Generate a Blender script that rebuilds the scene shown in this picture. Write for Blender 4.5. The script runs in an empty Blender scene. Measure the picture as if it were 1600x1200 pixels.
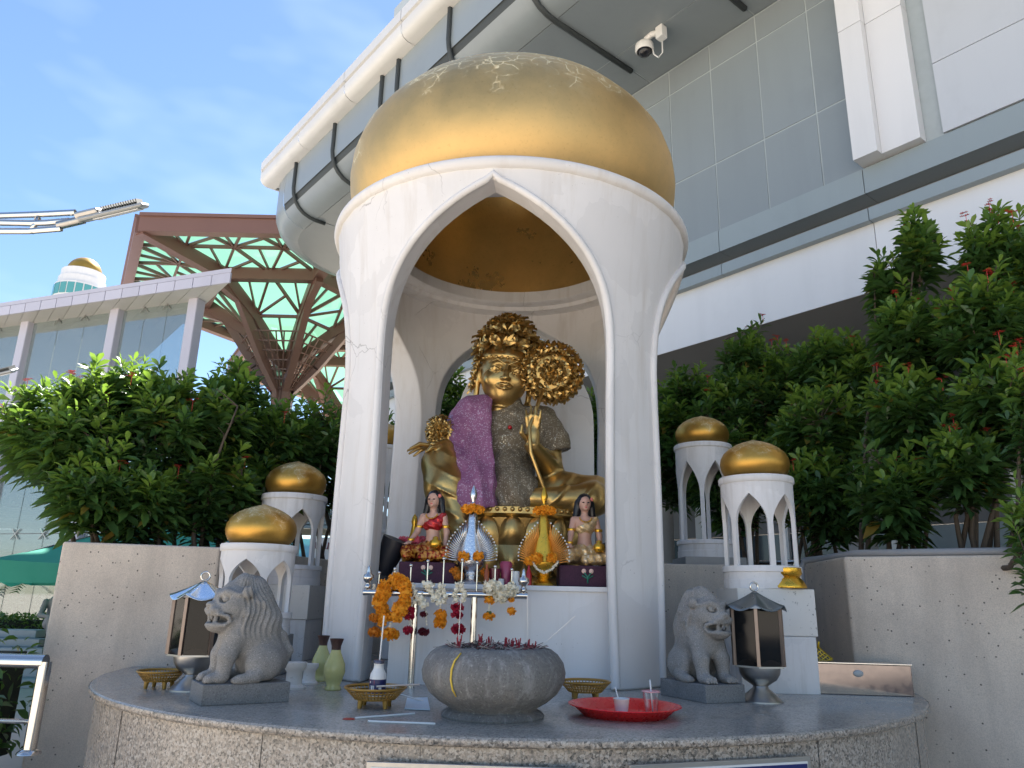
import bpy, bmesh, math, random
import numpy as np
from mathutils import Vector, Matrix, Euler
R = math.radians
scene = bpy.context.scene
C = scene.collection

# ------------------------------------------------------------------ camera
F_PX, PITCH, ROLL, EYE = 1170.0, R(16.2), R(1.3), 1.62
_f = Vector((0, math.cos(PITCH), math.sin(PITCH)))
_r0 = Vector((1, 0, 0)); _u0 = Vector((0, -math.sin(PITCH), math.cos(PITCH)))
_r = _r0 * math.cos(ROLL) + _u0 * math.sin(ROLL)
_u = _u0 * math.cos(ROLL) - _r0 * math.sin(ROLL)
cam_d = bpy.data.cameras.new('camera'); cam = bpy.data.objects.new('camera', cam_d); C.objects.link(cam)
cam.matrix_world = Matrix(((_r.x, _u.x, -_f.x, 0), (_r.y, _u.y, -_f.y, 0), (_r.z, _u.z, -_f.z, EYE), (0, 0, 0, 1)))
cam_d.sensor_width = 36; cam_d.lens = 36 * F_PX / 1600; cam_d.clip_end = 3000; cam_d.clip_start = 0.05
scene.camera = cam
# surveying helpers: where a sight line meets a given height / depth / vertical plane of the place
def sight(px, py): return _f * F_PX + _r * (px - 800) + _u * (600 - py)
def atz(px, py, z):
    d = sight(px, py); k = (z - EYE) / d.z; return Vector((d.x * k, d.y * k, z))
def aty(px, py, y):
    d = sight(px, py); k = y / d.y; return Vector((d.x * k, y, EYE + d.z * k))
def atplane(px, py, n, c):
    d = sight(px, py); k = c / (n[0] * d.x + n[1] * d.y); return Vector((d.x * k, d.y * k, EYE + d.z * k))

# ------------------------------------------------------------------ world, sun, exposure
SUN_EL, SUN_AZ = R(55), R(2)      # azimuth clockwise from +y
world = bpy.data.worlds.new('World'); scene.world = world; world.use_nodes = True
wn = world.node_tree.nodes; wl = world.node_tree.links
for n in list(wn): wn.remove(n)
sky = wn.new('ShaderNodeTexSky'); sky.sky_type = 'NISHITA'; sky.sun_disc = False
sky.sun_elevation = SUN_EL; sky.sun_rotation = SUN_AZ; sky.air_density = 1.0; sky.dust_density = 0.05; sky.ozone_density = 3.0
tc = wn.new('ShaderNodeTexCoord'); mp = wn.new('ShaderNodeMapping'); mp.inputs['Scale'].default_value = (1.0, 1.0, 2.6)
nz = wn.new('ShaderNodeTexNoise'); nz.inputs['Scale'].default_value = 2.1; nz.inputs['Detail'].default_value = 4; nz.inputs['Roughness'].default_value = 0.58
cr = wn.new('ShaderNodeValToRGB'); cr.color_ramp.elements[0].position = 0.50; cr.color_ramp.elements[1].position = 0.85
cr.color_ramp.elements[1].color = (0.4, 0.4, 0.4, 1)
mx = wn.new('ShaderNodeMix'); mx.data_type = 'RGBA'; mx.inputs[7].default_value = (7.5, 8.2, 9.0, 1)
bg = wn.new('ShaderNodeBackground'); bg.inputs['Strength'].default_value = 0.064; wo = wn.new('ShaderNodeOutputWorld')
wl.new(tc.outputs['Generated'], mp.inputs['Vector']); wl.new(mp.outputs[0], nz.inputs['Vector']); wl.new(nz.outputs['Fac'], cr.inputs[0])
wl.new(cr.outputs[0], mx.inputs[0]); wl.new(sky.outputs[0], mx.inputs[6]); wb = wn.new('ShaderNodeMix'); wb.data_type = 'RGBA'; wb.blend_type = 'MULTIPLY'; wb.inputs[0].default_value = 1; wb.inputs[7].default_value = (.96, .985, 1.0, 1)
wl.new(mx.outputs[2], wb.inputs[6]); wl.new(wb.outputs[2], bg.inputs[0]); wl.new(bg.outputs[0], wo.inputs[0])
sun_d = bpy.data.lights.new('sun', 'SUN'); sun_d.energy = 5.0; sun_d.angle = R(0.5); sun_d.color = (1, 0.955, 0.89)
sun = bpy.data.objects.new('sun', sun_d); C.objects.link(sun); sun.location = (20, 20, 40)
sun.rotation_euler = Vector((-math.sin(SUN_AZ) * math.cos(SUN_EL), -math.cos(SUN_AZ) * math.cos(SUN_EL), -math.sin(SUN_EL))).to_track_quat('-Z', 'Y').to_euler()
scene.view_settings.view_transform = 'Standard'; scene.view_settings.look = 'None'
scene.view_settings.exposure = 1.80; scene.view_settings.gamma = 1.0; scene.view_settings.use_curve_mapping = False
scene.cycles.max_bounces = 6; scene.cycles.diffuse_bounces = 3; scene.cycles.glossy_bounces = 3; scene.cycles.transmission_bounces = 4; scene.cycles.transparent_max_bounces = 12; scene.cycles.caustics_reflective = False; scene.cycles.caustics_refractive = False

# ------------------------------------------------------------------ mesh helpers
def finish(me, name, mat, parent, smooth, sharp, bevel=0, loc=None, rot=None, seg=2):
    if mat: 
        for m in (mat if isinstance(mat, (list, tuple)) else [mat]): me.materials.append(m)
    if smooth:
        me.polygons.foreach_set('use_smooth', [True] * len(me.polygons))
        if sharp: me.set_sharp_from_angle(angle=R(sharp))
    o = bpy.data.objects.new(name, me); C.objects.link(o)
    if parent: o.parent = parent
    if loc is not None: o.location = loc
    if rot is not None: o.rotation_euler = rot
    if bevel:
        b = o.modifiers.new('bevel', 'BEVEL'); b.width = bevel; b.segments = seg; b.limit_method = 'ANGLE'; b.angle_limit = R(40)
        b.harden_normals = False
    return o

class MB:
    def __init__(s): s.v = []; s.f = []; s.mi = []; s.cur = 0
    def add(s, vs, fs):
        o = len(s.v); s.v += [tuple(x) for x in vs]; s.f += [tuple(i + o for i in f) for f in fs]; s.mi += [s.cur] * len(fs); return s
    def box(s, c, d, rz=0, M=None):
        x, y, z = d[0] / 2, d[1] / 2, d[2] / 2
        vs = [Vector((a * x, b * y, e * z)) for a in (-1, 1) for b in (-1, 1) for e in (-1, 1)]
        m = Matrix.Rotation(rz, 3, 'Z') if M is None else M
        c = Vector(c)
        return s.add([m @ v + c for v in vs], [(0, 1, 3, 2), (4, 6, 7, 5), (0, 4, 5, 1), (2, 3, 7, 6), (0, 2, 6, 4), (1, 5, 7, 3)])
    def prism(s, poly, z0, z1):
        n = len(poly); vs = [(p[0], p[1], z0) for p in poly] + [(p[0], p[1], z1) for p in poly]
        return s.add(vs, [tuple(range(n - 1, -1, -1)), tuple(range(n, 2 * n))] + [(i, (i + 1) % n, n + (i + 1) % n, n + i) for i in range(n)])
    def slab(s, pts, off):
        n = len(pts); pts = [Vector(p) for p in pts]; off = Vector(off)
        return s.add(pts + [p + off for p in pts], [tuple(range(n - 1, -1, -1)), tuple(range(n, 2 * n))] + [(i, (i + 1) % n, n + (i + 1) % n, n + i) for i in range(n)])
    def lathe(s, prof, n=24, c=(0, 0, 0), a0=0, a1=None, wob=None, M=None):
        full = a1 is None; a1 = a0 + 2 * math.pi if full else a1
        m = n if full else n + 1; vs = []; fs = []; k = len(prof)
        for i in range(m):
            a = a0 + (a1 - a0) * i / n; w = wob(a) if wob else 1
            for r, z in prof:
                v = Vector((r * w * math.cos(a), r * w * math.sin(a), z))
                if M is not None: v = M @ v
                vs.append(v + Vector(c))
        for i in range(n):
            j = (i + 1) % m
            for q in range(k - 1): fs.append((i * k + q, j * k + q, j * k + q + 1, i * k + q + 1))
        return s.add(vs, fs)
    def tube(s, pts, r, n=8, caps=True, squash=1):
        pts = [Vector(p) for p in pts]; k = len(pts); vs = []; fs = []
        rr = r if isinstance(r, (list, tuple)) else [r] * k
        t0 = (pts[1] - pts[0]).normalized(); ref = Vector((0, 0, 1)) if abs(t0.z) < .9 else Vector((1, 0, 0))
        u = t0.cross(ref).normalized()
        for i, p in enumerate(pts):
            t = (pts[min(i + 1, k - 1)] - pts[max(i - 1, 0)]).normalized()
            u = (u - t * u.dot(t)).normalized(); w = t.cross(u)
            for j in range(n):
                a = 2 * math.pi * j / n
                vs.append(p + (u * math.cos(a) + w * math.sin(a) * squash) * rr[i])
        for i in range(k - 1):
            for j in range(n):
                fs.append((i * n + j, i * n + (j + 1) % n, (i + 1) * n + (j + 1) % n, (i + 1) * n + j))
        if caps: fs += [tuple(range(n - 1, -1, -1)), tuple(range((k - 1) * n, k * n))]
        return s.add(vs, fs)
    def ball(s, c, r, n=10, sc=(1, 1, 1)):
        m = max(4, n // 2); prof = [(max(1e-4, math.sin(math.pi * i / m)), -math.cos(math.pi * i / m)) for i in range(m + 1)]
        return s.lathe(prof, n, c, M=Matrix.Diagonal(Vector(sc) * r))
    def bar(s, a, b, w, h, up=(0, 0, 1)):          # rectangular bar from a to b
        a = Vector(a); b = Vector(b); t = (b - a); L = t.length; t.normalize(); up = Vector(up)
        x = t.cross(up)
        if x.length < 1e-4: x = t.cross(Vector((1, 0, 0)))
        x.normalize(); z = x.cross(t)
        return s.box((a + b) / 2, (w, L, h), M=Matrix((x, t, z)).transposed())
    def build(s, name, mat, parent=None, smooth=False, sharp=None, bevel=0, loc=None, rot=None, seg=2):
        me = bpy.data.meshes.new(name); me.from_pydata(s.v, [], s.f)
        if isinstance(mat, (list, tuple)): me.polygons.foreach_set('material_index', s.mi)
        bm = bmesh.new(); bm.from_mesh(me); bmesh.ops.remove_doubles(bm, verts=bm.verts, dist=1e-5); bmesh.ops.recalc_face_normals(bm, faces=bm.faces); bm.to_mesh(me); bm.free()
        return finish(me, name, mat, parent, smooth, sharp, bevel, loc, rot, seg)

def tag(o, label, cat, group=None):
    o['label'] = label; o['category'] = cat
    if group: o['group'] = group
    return o
def thing(name, label, cat, loc=(0, 0, 0), rz=0, group=None):
    o = bpy.data.objects.new(name, None); C.objects.link(o); o.location = loc; o.rotation_euler = (0, 0, rz); o.empty_display_size = .1
    return tag(o, label, cat, group)
def struct(o): o['kind'] = 'structure'; return o
def stuff(o): o['kind'] = 'stuff'; return o
def copy_part(src, parent, loc=None, rot=None, scale=None):
    o = src.copy(); C.objects.link(o); o.parent = parent
    if loc is not None: o.location = loc
    if rot is not None: o.rotation_euler = rot
    if scale is not None: o.scale = scale
    return o

# ------------------------------------------------------------------ material helpers
class NT:
    def __init__(s, name):
        s.m = bpy.data.materials.new(name); s.m.use_nodes = True; s.t = s.m.node_tree; s.n = s.t.nodes
        s.b = s.n['Principled BSDF']; s.out = s.n['Material Output']
        s.co = s.n.new('ShaderNodeTexCoord').outputs['Object']
    def link(s, a, b): s.t.links.new(a, b)
    def _in(s, sock, v):
        if v is None: return
        if hasattr(v, 'is_output'): s.link(v, sock)
        else: sock.default_value = v
    def noise(s, scale, detail=4, rough=.55, vec=None, dist=0, out='Fac'):
        n = s.n.new('ShaderNodeTexNoise'); n.inputs['Scale'].default_value = scale; n.inputs['Detail'].default_value = detail
        n.inputs['Roughness'].default_value = rough; n.inputs['Distortion'].default_value = dist; s.link(vec or s.co, n.inputs['Vector']); return n.outputs[out]
    def vor(s, scale, feature='F1', vec=None, out='Distance', rand=1):
        n = s.n.new('ShaderNodeTexVoronoi'); n.feature = feature; n.inputs['Scale'].default_value = scale; n.inputs['Randomness'].default_value = rand
        s.link(vec or s.co, n.inputs['Vector']); return n.outputs[out]
    def map(s, scale=(1, 1, 1), loc=(0, 0, 0), rot=(0, 0, 0), vec=None):
        n = s.n.new('ShaderNodeMapping'); n.inputs['Scale'].default_value = scale; n.inputs['Location'].default_value = loc; n.inputs['Rotation'].default_value = rot
        s.link(vec or s.co, n.inputs['Vector']); return n.outputs[0]
    def ramp(s, fac, *stops):
        n = s.n.new('ShaderNodeValToRGB'); e = n.color_ramp.elements
        while len(e) < len(stops): e.new(.5)
        for i, (p, c) in enumerate(stops):
            e[i].position = p; c = (c, c, c) if isinstance(c, (int, float)) else c; e[i].color = (*c[:3], 1)
        s.link(fac, n.inputs[0]); return n.outputs[0]
    def mix(s, fac, a, b, mode='MIX'):
        n = s.n.new('ShaderNodeMix'); n.data_type = 'RGBA'; n.blend_type = mode
        for i, v in ((0, fac), (6, a), (7, b)):
            if isinstance(v, (tuple, list)): v = (*v[:3], 1)
            s._in(n.inputs[i], v)
        return n.outputs[2]
    def math(s, op, a, b=0.0, clamp=False):
        n = s.n.new('ShaderNodeMath'); n.operation = op; n.use_clamp = clamp; s._in(n.inputs[0], a); s._in(n.inputs[1], b); return n.outputs[0]
    def sep(s, vec=None):
        n = s.n.new('ShaderNodeSeparateXYZ'); s.link(vec or s.co, n.inputs[0]); return n.outputs
    def warp(s, amt, scale, vec=None):
        nz = s.noise(scale, 4, .6, vec, out='Color')
        a = s.n.new('ShaderNodeVectorMath'); a.operation = 'MULTIPLY_ADD'; s.link(nz, a.inputs[0]); a.inputs[1].default_value = (amt,) * 3; s.link(vec or s.co, a.inputs[2]); return a.outputs[0]
    def bump(s, h, strength=.3, dist=.02):
        n = s.n.new('ShaderNodeBump'); n.inputs['Strength'].default_value = strength; n.inputs['Distance'].default_value = dist; s.link(h, n.inputs['Height']); s.link(n.outputs[0], s.b.inputs['Normal']); return n
    def set(s, col=None, rough=None, metal=None, **kw):
        if isinstance(col, (tuple, list)): col = (*col[:3], 1)
        s._in(s.b.inputs['Base Color'], col); s._in(s.b.inputs['Roughness'], rough); s._in(s.b.inputs['Metallic'], metal)
        for k, v in kw.items(): s._in(s.b.inputs[k.replace('_', ' ')], v)
        return s.m

def simple(name, col, rough=.5, metal=0, var=.12, scale=6, bump=0, bscale=60, **kw):
    t = NT(name); n = t.noise(scale, 5, .6)
    c = t.mix(n, tuple(max(0, x * (1 - var)) for x in col), tuple(min(1, x * (1 + var)) for x in col))
    r = t.math('MULTIPLY_ADD', t.noise(scale * 3, 3), .16); t.n[-1].inputs[2].default_value = max(.02, rough - .08)
    t.set(c, r, metal, **kw)
    if bump: t.bump(t.noise(bscale, 4), bump, .01)
    return t.m

M = {}
def _plaster(name, base, dirt, crack=.6, scale=1.0):
    t = NT(name); big = t.noise(1.3 * scale, 6, .62); fine = t.noise(22 * scale, 4)
    c = t.mix(t.ramp(big, (.35, 0), (.75, 1)), base, tuple(x * .9 for x in base))
    st = t.noise(1, 5, .6, t.map((7 * scale, 7 * scale, .7 * scale)))
    c = t.mix(t.math('MULTIPLY', t.ramp(st, (.50, 0), (.76, 1)), .55), c, dirt); pt = t.vor(1.6 * scale, out='Color', vec=t.warp(.5, 1.5 * scale)); sc_ = t.n.new('ShaderNodeSeparateColor'); t.link(pt, sc_.inputs[0]); c = t.mix(t.ramp(sc_.outputs[0], (.70, 0), (.72, .5)), c, tuple(x * .86 for x in base))
    sp = t.vor(26 * scale); c = t.mix(t.math('MULTIPLY', t.ramp(sp, (.05, 1), (.09, 0)), t.ramp(t.noise(3 * scale), (.55, 0), (.62, 1))), c, tuple(x * .45 for x in dirt))
    w = t.warp(.25, 2.2 * scale); e = t.vor(1.35 * scale, 'DISTANCE_TO_EDGE', w)
    line = t.ramp(e, (.0, 1), (.006, 0)); mask = t.ramp(t.noise(.9 * scale, 3, .5, t.map(loc=(4.3, 1.2, 7))), (.55, 0), (.61, 1))
    cm = t.math('MULTIPLY', t.math('MULTIPLY', line, mask), crack)
    c = t.mix(cm, c, (.16, .14, .13)); t.set(c, t.math('MULTIPLY_ADD', fine, .2)); t.n[-1]
    t.b.inputs['Roughness'].default_value = .45
    t.bump(t.math('SUBTRACT', t.math('MULTIPLY', fine, .25), cm), .25, .006); return t.m
M['white'] = _plaster('white_paint', (.80, .775, .765), (.55, .49, .43))
M['white2'] = _plaster('white_paint_small', (.78, .75, .74), (.5, .45, .40), .5, 2.0)
def _gold(name, cracks, base=(.60, .37, .13), dark=(.30, .16, .06), rough=.34, scale=1.0, zc=0, zh=1, metal=None):
    t = NT(name); n = t.noise(2.2 * scale, 6, .65); f = t.noise(34 * scale, 4)
    c = t.mix(t.ramp(n, (.3, 0), (.72, 1)), tuple(x * .8 for x in base), base)
    c = t.mix(t.math('MULTIPLY', t.ramp(f, (.58, 0), (.72, 1)), .35), c, dark)
    r = t.math('MULTIPLY_ADD', n, .25); t.n[-1].inputs[2].default_value = rough - .1
    h = f
    if cracks:
        w = t.warp(.12 / scale, 6 * scale); e = t.vor(6.5 * scale, 'DISTANCE_TO_EDGE', w); line = t.ramp(e, (.008, 1), (.045, 0))
        z = t.sep()[2]; zz = t.math('DIVIDE', t.math('SUBTRACT', z, zc), zh)
        band = t.math('ADD', t.math('MULTIPLY', zz, 1.2), t.math('MULTIPLY', t.math('SUBTRACT', t.noise(2.3 * scale, 4, .6), .5), 2.6))
        mk = t.math('MULTIPLY', line, t.ramp(band, (.66, 0), (.9, 1)))
        c = t.mix(t.ramp(band, (.6, 0), (1.3, .3)), c, (.80, .66, .38)); c = t.mix(t.math('MULTIPLY', mk, .8), c, (.90, .80, .52)); r = t.mix(mk, r, (.75,) * 3); t.set(c, r, t.math('SUBTRACT', .88, t.math('MULTIPLY', mk, .7)))
        h = t.math('SUBTRACT', t.math('MULTIPLY', f, .1), mk)
    else: t.set(c, r, .9)
    if metal is not None: t.b.inputs['Metallic'].default_value = metal
    t.bump(h, .18, .006); return t.m
M['gold_dome'] = _gold('cracked_gold_paint', True, base=(.74, .50, .21), dark=(.5, .31, .12), zc=4.55, zh=1.15, rough=.50)
M['gold_lining'] = _gold('gold_lining', False, base=(.85, .58, .22), dark=(.55, .34, .12), rough=.28, metal=.7)
M['gold_small'] = _gold('gold_paint_small', True, base=(.66, .37, .08), scale=3, zc=.06, zh=.30, rough=.38)
M['gold_statue'] = _gold('antique_gold', False, base=(.62, .41, .15), dark=(.12, .07, .03), rough=.30, scale=3)
M['gold_leaf'] = _gold('bright_gold', False, base=(.85, .48, .06), dark=(.45, .2, .02), rough=.26, scale=5)
M['silver'] = simple('silver_foil', (.72, .73, .76), .25, 1, .15, 30, .3, 60)
def _granite(name, cols, scale, rough, bumpy=0):
    t = NT(name); v = t.vor(scale, out='Color'); s = t.n.new('ShaderNodeSeparateColor'); t.link(v, s.inputs[0])
    c = t.ramp(s.outputs[0], *cols); t.n[-1].color_ramp.interpolation = 'CONSTANT'
    v2 = t.vor(scale * 2.1, out='Color'); s2 = t.n.new('ShaderNodeSeparateColor'); t.link(v2, s2.inputs[0])
    c2 = t.ramp(s2.outputs[1], *cols); t.n[-1].color_ramp.interpolation = 'CONSTANT'
    c = t.mix(.3, c, c2)
    bigm = t.noise(2.0, 5, .6); c = t.mix(t.ramp(bigm, (.35, 0), (.8, .55)), c, t.mix(.5, c, (.25, .22, .19)))
    r = t.math('MULTIPLY_ADD', t.noise(5, 4), .25); t.n[-1].inputs[2].default_value = rough
    if rough < .12:
        blot = t.noise(3.2, 6, .7); c = t.mix(t.ramp(blot, (.56, 0), (.72, .35)), c, (.52, .49, .45)); drk = t.noise(4.7, 6, .7, t.map(loc=(3, 9, 1))); c = t.mix(t.ramp(drk, (.58, 0), (.74, .45)), c, (.13, .115, .10))
    t.set(c, r)
    if bumpy: t.bump(t.noise(90, 3), bumpy, .003)
    return t.m
GC = ((0, (.05, .048, .045)), (.14, (.30, .255, .215)), (.40, (.48, .40, .33)), (.66, (.22, .20, .18)), (.8, (.60, .54, .48)))
M['granite'] = _granite('granite', GC, 88, .16)
M['granite_top'] = _granite('granite_polished_top', ((0, (.17, .155, .135)), (.15, (.30, .28, .25)), (.45, (.37, .345, .31)), (.8, (.44, .41, .37))), 110, .10)
def _terrazzo():
    t = NT('washed_aggregate'); n = t.noise(1.6, 6, .62); c = t.mix(t.ramp(n, (.3, 0), (.75, 1)), (.76, .65, .54), (.60, .51, .43))
    v = t.vor(48); f = t.vor(48, out='Color'); s = t.n.new('ShaderNodeSeparateColor'); t.link(f, s.inputs[0])
    c = t.mix(t.math('MULTIPLY', t.ramp(s.outputs[0], (.955, 0), (.96, 1)), t.ramp(v, (.28, 1), (.4, 0))), c, (.10, .085, .07))
    c = t.mix(t.math('MULTIPLY', t.ramp(s.outputs[1], (.88, 0), (.89, 1)), t.ramp(v, (.22, .5), (.36, 0))), c, (.58, .53, .46))
    f2 = t.noise(120, 3); c = t.mix(t.ramp(f2, (.35, .3), (.6, 0)), c, (.25, .21, .18))
    st = t.noise(1, 5, .6, t.map((3, 3, .5))); c = t.mix(t.math('MULTIPLY', t.ramp(st, (.5, 0), (.72, 1)), .30), c, (.24, .21, .18)); bp_ = t.noise(.9, 6, .65, t.map(loc=(7, 2, 5))); c = t.mix(t.ramp(bp_, (.52, 0), (.72, .38)), c, (.30, .25, .21))
    t.set(c, .82); t.bump(f2, .35, .004); return t.m
M['aggregate'] = _terrazzo()
def _stone(name, a, b, dark, scale=1, streak=False):
    t = NT(name); n = t.noise(5 * scale, 6, .65); f = t.noise(120 * scale, 5, .7)
    c = t.mix(t.ramp(n, (.3, 0), (.7, 1)), a, b); c = t.mix(t.ramp(f, (.36, .6), (.50, 0)), c, dark)
    c = t.mix(t.ramp(t.noise(110 * scale, 2), (.62, 0), (.7, .6)), c, tuple(min(1, x * 1.7) for x in b))
    if streak: 
        s = t.noise(1, 6, .7, t.map((18, 18, 1.6))); c = t.mix(t.ramp(s, (.52, 0), (.74, .5)), c, (.50, .49, .48))
        s2 = t.noise(7, 5); c = t.mix(t.ramp(s2, (.55, 0), (.75, .45)), c, (.25, .20, .16))
    t.set(c, .8); t.bump(t.math('ADD', f, n), .45, .006); return t.m
M['lion'] = _stone('grey_granite_carving', (.23, .22, .21), (.33, .31, .29), (.08, .075, .07))
M['plinth'] = _stone('dark_granite_plinth', (.17, .17, .17), (.24, .235, .23), (.06, .06, .06))
M['urn'] = _stone('cement_urn', (.135, .13, .127), (.22, .21, .195), (.08, .078, .075), .7, True)
def _panel(name, col, rough, var=.05):
    t = NT(name); n = t.noise(.35, 3); c = t.mix(n, tuple(x * (1 - var) for x in col), tuple(x * (1 + var) for x in col))
    st = t.noise(1, 4, .6, t.map((2, 2, .25))); c = t.mix(t.ramp(st, (.5, 0), (.8, .16)), c, tuple(x * .6 for x in col))
    oi = t.n.new('ShaderNodeObjectInfo'); c = t.mix(t.math('MULTIPLY', oi.outputs['Random'], .16), c, tuple(x * .55 for x in col))
    bl = t.noise(1.1, 5, .65); c = t.mix(t.ramp(bl, (.56, 0), (.8, .14)), c, tuple(x * .5 for x in col))
    t.set(c, rough, .0, Specular_IOR_Level=.5); return t.m
M['panel_grey'] = _panel('grey_aluminium_panel', (.275, .315, .34), .34)
M['panel_band'] = _panel('grey_band_panel', (.31, .365, .395), .42)
M['panel_white'] = _panel('white_aluminium_panel', (.82, .82, .84), .4)
M['panel_pale'] = _panel('pale_blue_panel', (.60, .63, .68), .4)
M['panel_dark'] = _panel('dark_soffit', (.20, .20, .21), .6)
M['joint'] = simple('pale_sealant', (.44, .49, .51), .7)
M['gasket'] = simple('dark_gasket', (.05, .058, .06), .6)
M['fascia'] = _panel('roof_edge_cladding', (.72, .71, .69), .35)
M['steel'] = simple('stainless_steel', (.62, .60, .58), .18, 1, .06, 12)
M['steel_dull'] = simple('dull_steel', (.42, .41, .40), .34, 1, .12, 10)
M['concrete'] = simple('concrete', (.36, .345, .33), .85, 0, .18, 4, .3, 40)
M['asphalt'] = simple('asphalt', (.075, .075, .078), .9, 0, .25, 5, .3, 80)
M['paving'] = simple('street_paving', (.52, .45, .365), .85, 0, .12, 3)
# ================================================================== ground
g = MB(); g.add([(-400, -300, 0), (400, -300, 0), (400, 500, 0), (-400, 500, 0)], [(0, 1, 2, 3)])
struct(g.build('ground', M['paving']))

# ================================================================== overhead building
E = Vector((-.630, .777, 0)).normalized(); N = Vector((-E.y, E.x, 0))      # along the facade / outward (towards street)
N = Vector((-.777, -.630, 0)).normalized()
def FP(t, n, z): return E * t + N * n + Vector((0, 0, z))                   # facade coordinates
WALL, SIDE, EAVE = -10.4, -7.0, -6.62
ZS, ZT = 12.0, 13.55
bld = thing('overhead_building', 'huge grey panelled building with rounded underside hanging over the golden dome', 'building', FP(0, WALL, 0))
BO = FP(0, WALL, 0)
def bpart(mb, name, mat, **k):
    o = mb.build(name, mat, bld, **k); o.matrix_parent_inverse = Matrix.Translation(-BO); return o
T0, T1 = -26.0, 20.0
# core mass behind the panels
TEND = atplane(572, 560, (N.x, N.y), WALL).dot(E)
mb = MB(); a, b, c_, d = FP(T0, WALL - .012, 0), FP(TEND, WALL - .012, 0), FP(TEND, WALL - 16, 0), FP(T0, WALL - 16, 0)
mb.prism([a, b, c_, d], 8.0, 22.0); bpart(mb, 'core', M['joint'])
# projecting box with a rounded bottom edge: profile (n, z) swept along E, rounded far end
BR = .72
prof = [(SIDE, ZT), (SIDE, ZS + BR)] + [(SIDE - BR + BR * math.cos(q), ZS + BR - BR * math.sin(q)) for q in [R(x) for x in (15, 30, 45, 60, 75, 90)]]
def sweep(prof, ts, n_end=7, rad=2.6):
    """profile swept to T1-rad, then turned round a quarter circle to the far end"""
    return [[FP(t, n, z) for n, z in prof] for t in ts]
def strip(mb, rows):
    k = len(rows[0]); vs = [v for r_ in rows for v in r_]
    mb.add(vs, [(i * k + j, (i + 1) * k + j, (i + 1) * k + j + 1, i * k + j + 1) for i in range(len(rows) - 1) for j in range(k - 1)])
def side_t(px, py): return atplane(px, py, (N.x, N.y), SIDE).dot(E)
PB = 2.45
TS0 = T1 - .6
ts = [TS0] + [side_t(*q) for q in ((461, 290), (522, 230), (598, 140), (624, 110), (704, 40))]
while ts[-1] > T0: ts.append(ts[-1] - PB)
back = MB(); rb = [(n - .02, z + .02) for n, z in prof]
strip(back, [[FP(t, n, z) for n, z in rb] for t in (ts[0], ts[-1])]); bpart(back, 'panel_backing', M['gasket'], smooth=True, sharp=35)
for i in range(len(ts) - 1):
    for k, (p0, p1) in enumerate(((0, 3), (3, 8))):
        m_ = MB(); strip(m_, [[FP(t, n, z) for n, z in prof[p0:p1]] for t in (ts[i] - .02, ts[i + 1] + .02)])
        bpart(m_, 'side_panel', M['panel_grey'], smooth=True)
    if True:                                            # dark rubber gasket following the profile across the soffit
        m_ = MB(); gp = [(n + .035 * (1 if j < 6 else .2), z - (.0 if j < 3 else .035)) for j, (n, z) in enumerate(prof)] + [(WALL + (.6 if i == 5 else .3 if i > 5 else 2.4 - .3 * i), ZS - .035)]
        m_.tube([FP(ts[i + 1], n, z) for n, z in gp], .055, 6); bpart(m_, 'gasket', M['gasket'], smooth=True)
# rounded far end
m_ = MB(); rows = []
for q in range(9):
    an = R(90 * q / 8); RT, RN = 3.0, 3.3
    row = []
    for n, z in prof:
        inset = SIDE - n
        row.append(FP(ts[0] + (RT - inset) * math.sin(an), SIDE - RN + (RN - inset) * math.cos(an), z))
    rows.append(row)
rows.append([FP(ts[0] + (RT - (SIDE - n)), WALL - 3, z) for n, z in prof])
for a_ in range(0, 9, 2):
    m_ = MB(); strip(m_, rows[a_:a_ + 3] if a_ < 8 else rows[8:]); bpart(m_, 'end_panel', M['panel_grey'], smooth=True, sharp=50)
m_ = MB(); el = [FP(ts[0] + (RT - BR) * math.sin(R(9 * q)), SIDE - RN + (RN - BR) * math.cos(R(9 * q)), ZS + .004) for q in range(11)] + [FP(ts[0] + RT - BR, WALL - 3, ZS + .004), FP(ts[0] - .1, WALL - 3, ZS + .004), FP(ts[0] - .1, SIDE - BR, ZS + .004)]
m_.add(el, [tuple(range(len(el)))]); bpart(m_, 'end_soffit', M['panel_grey'])
# flat soffit panels
nb = [SIDE - BR, SIDE - 2.3, WALL]
for i in range(len(ts) - 1):
    for j in range(2):
        m_ = MB(); t0, t1 = ts[i + 1] + .016, ts[i] - .016; n0, n1 = nb[j] - .016, nb[j + 1] + .016
        m_.slab([FP(t0, n0, ZS), FP(t1, n0, ZS), FP(t1, n1, ZS), FP(t0, n1, ZS)], (0, 0, .03)); bpart(m_, 'soffit_panel', M['panel_grey'])
m_ = MB(); m_.slab([FP(T0, SIDE - .76, ZS + .012), FP(ts[0], SIDE - .76, ZS + .012), FP(ts[0], WALL, ZS + .012), FP(T0, WALL, ZS + .012)], (0, 0, .4)); bpart(m_, 'soffit_backing', M['joint'])
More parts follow.
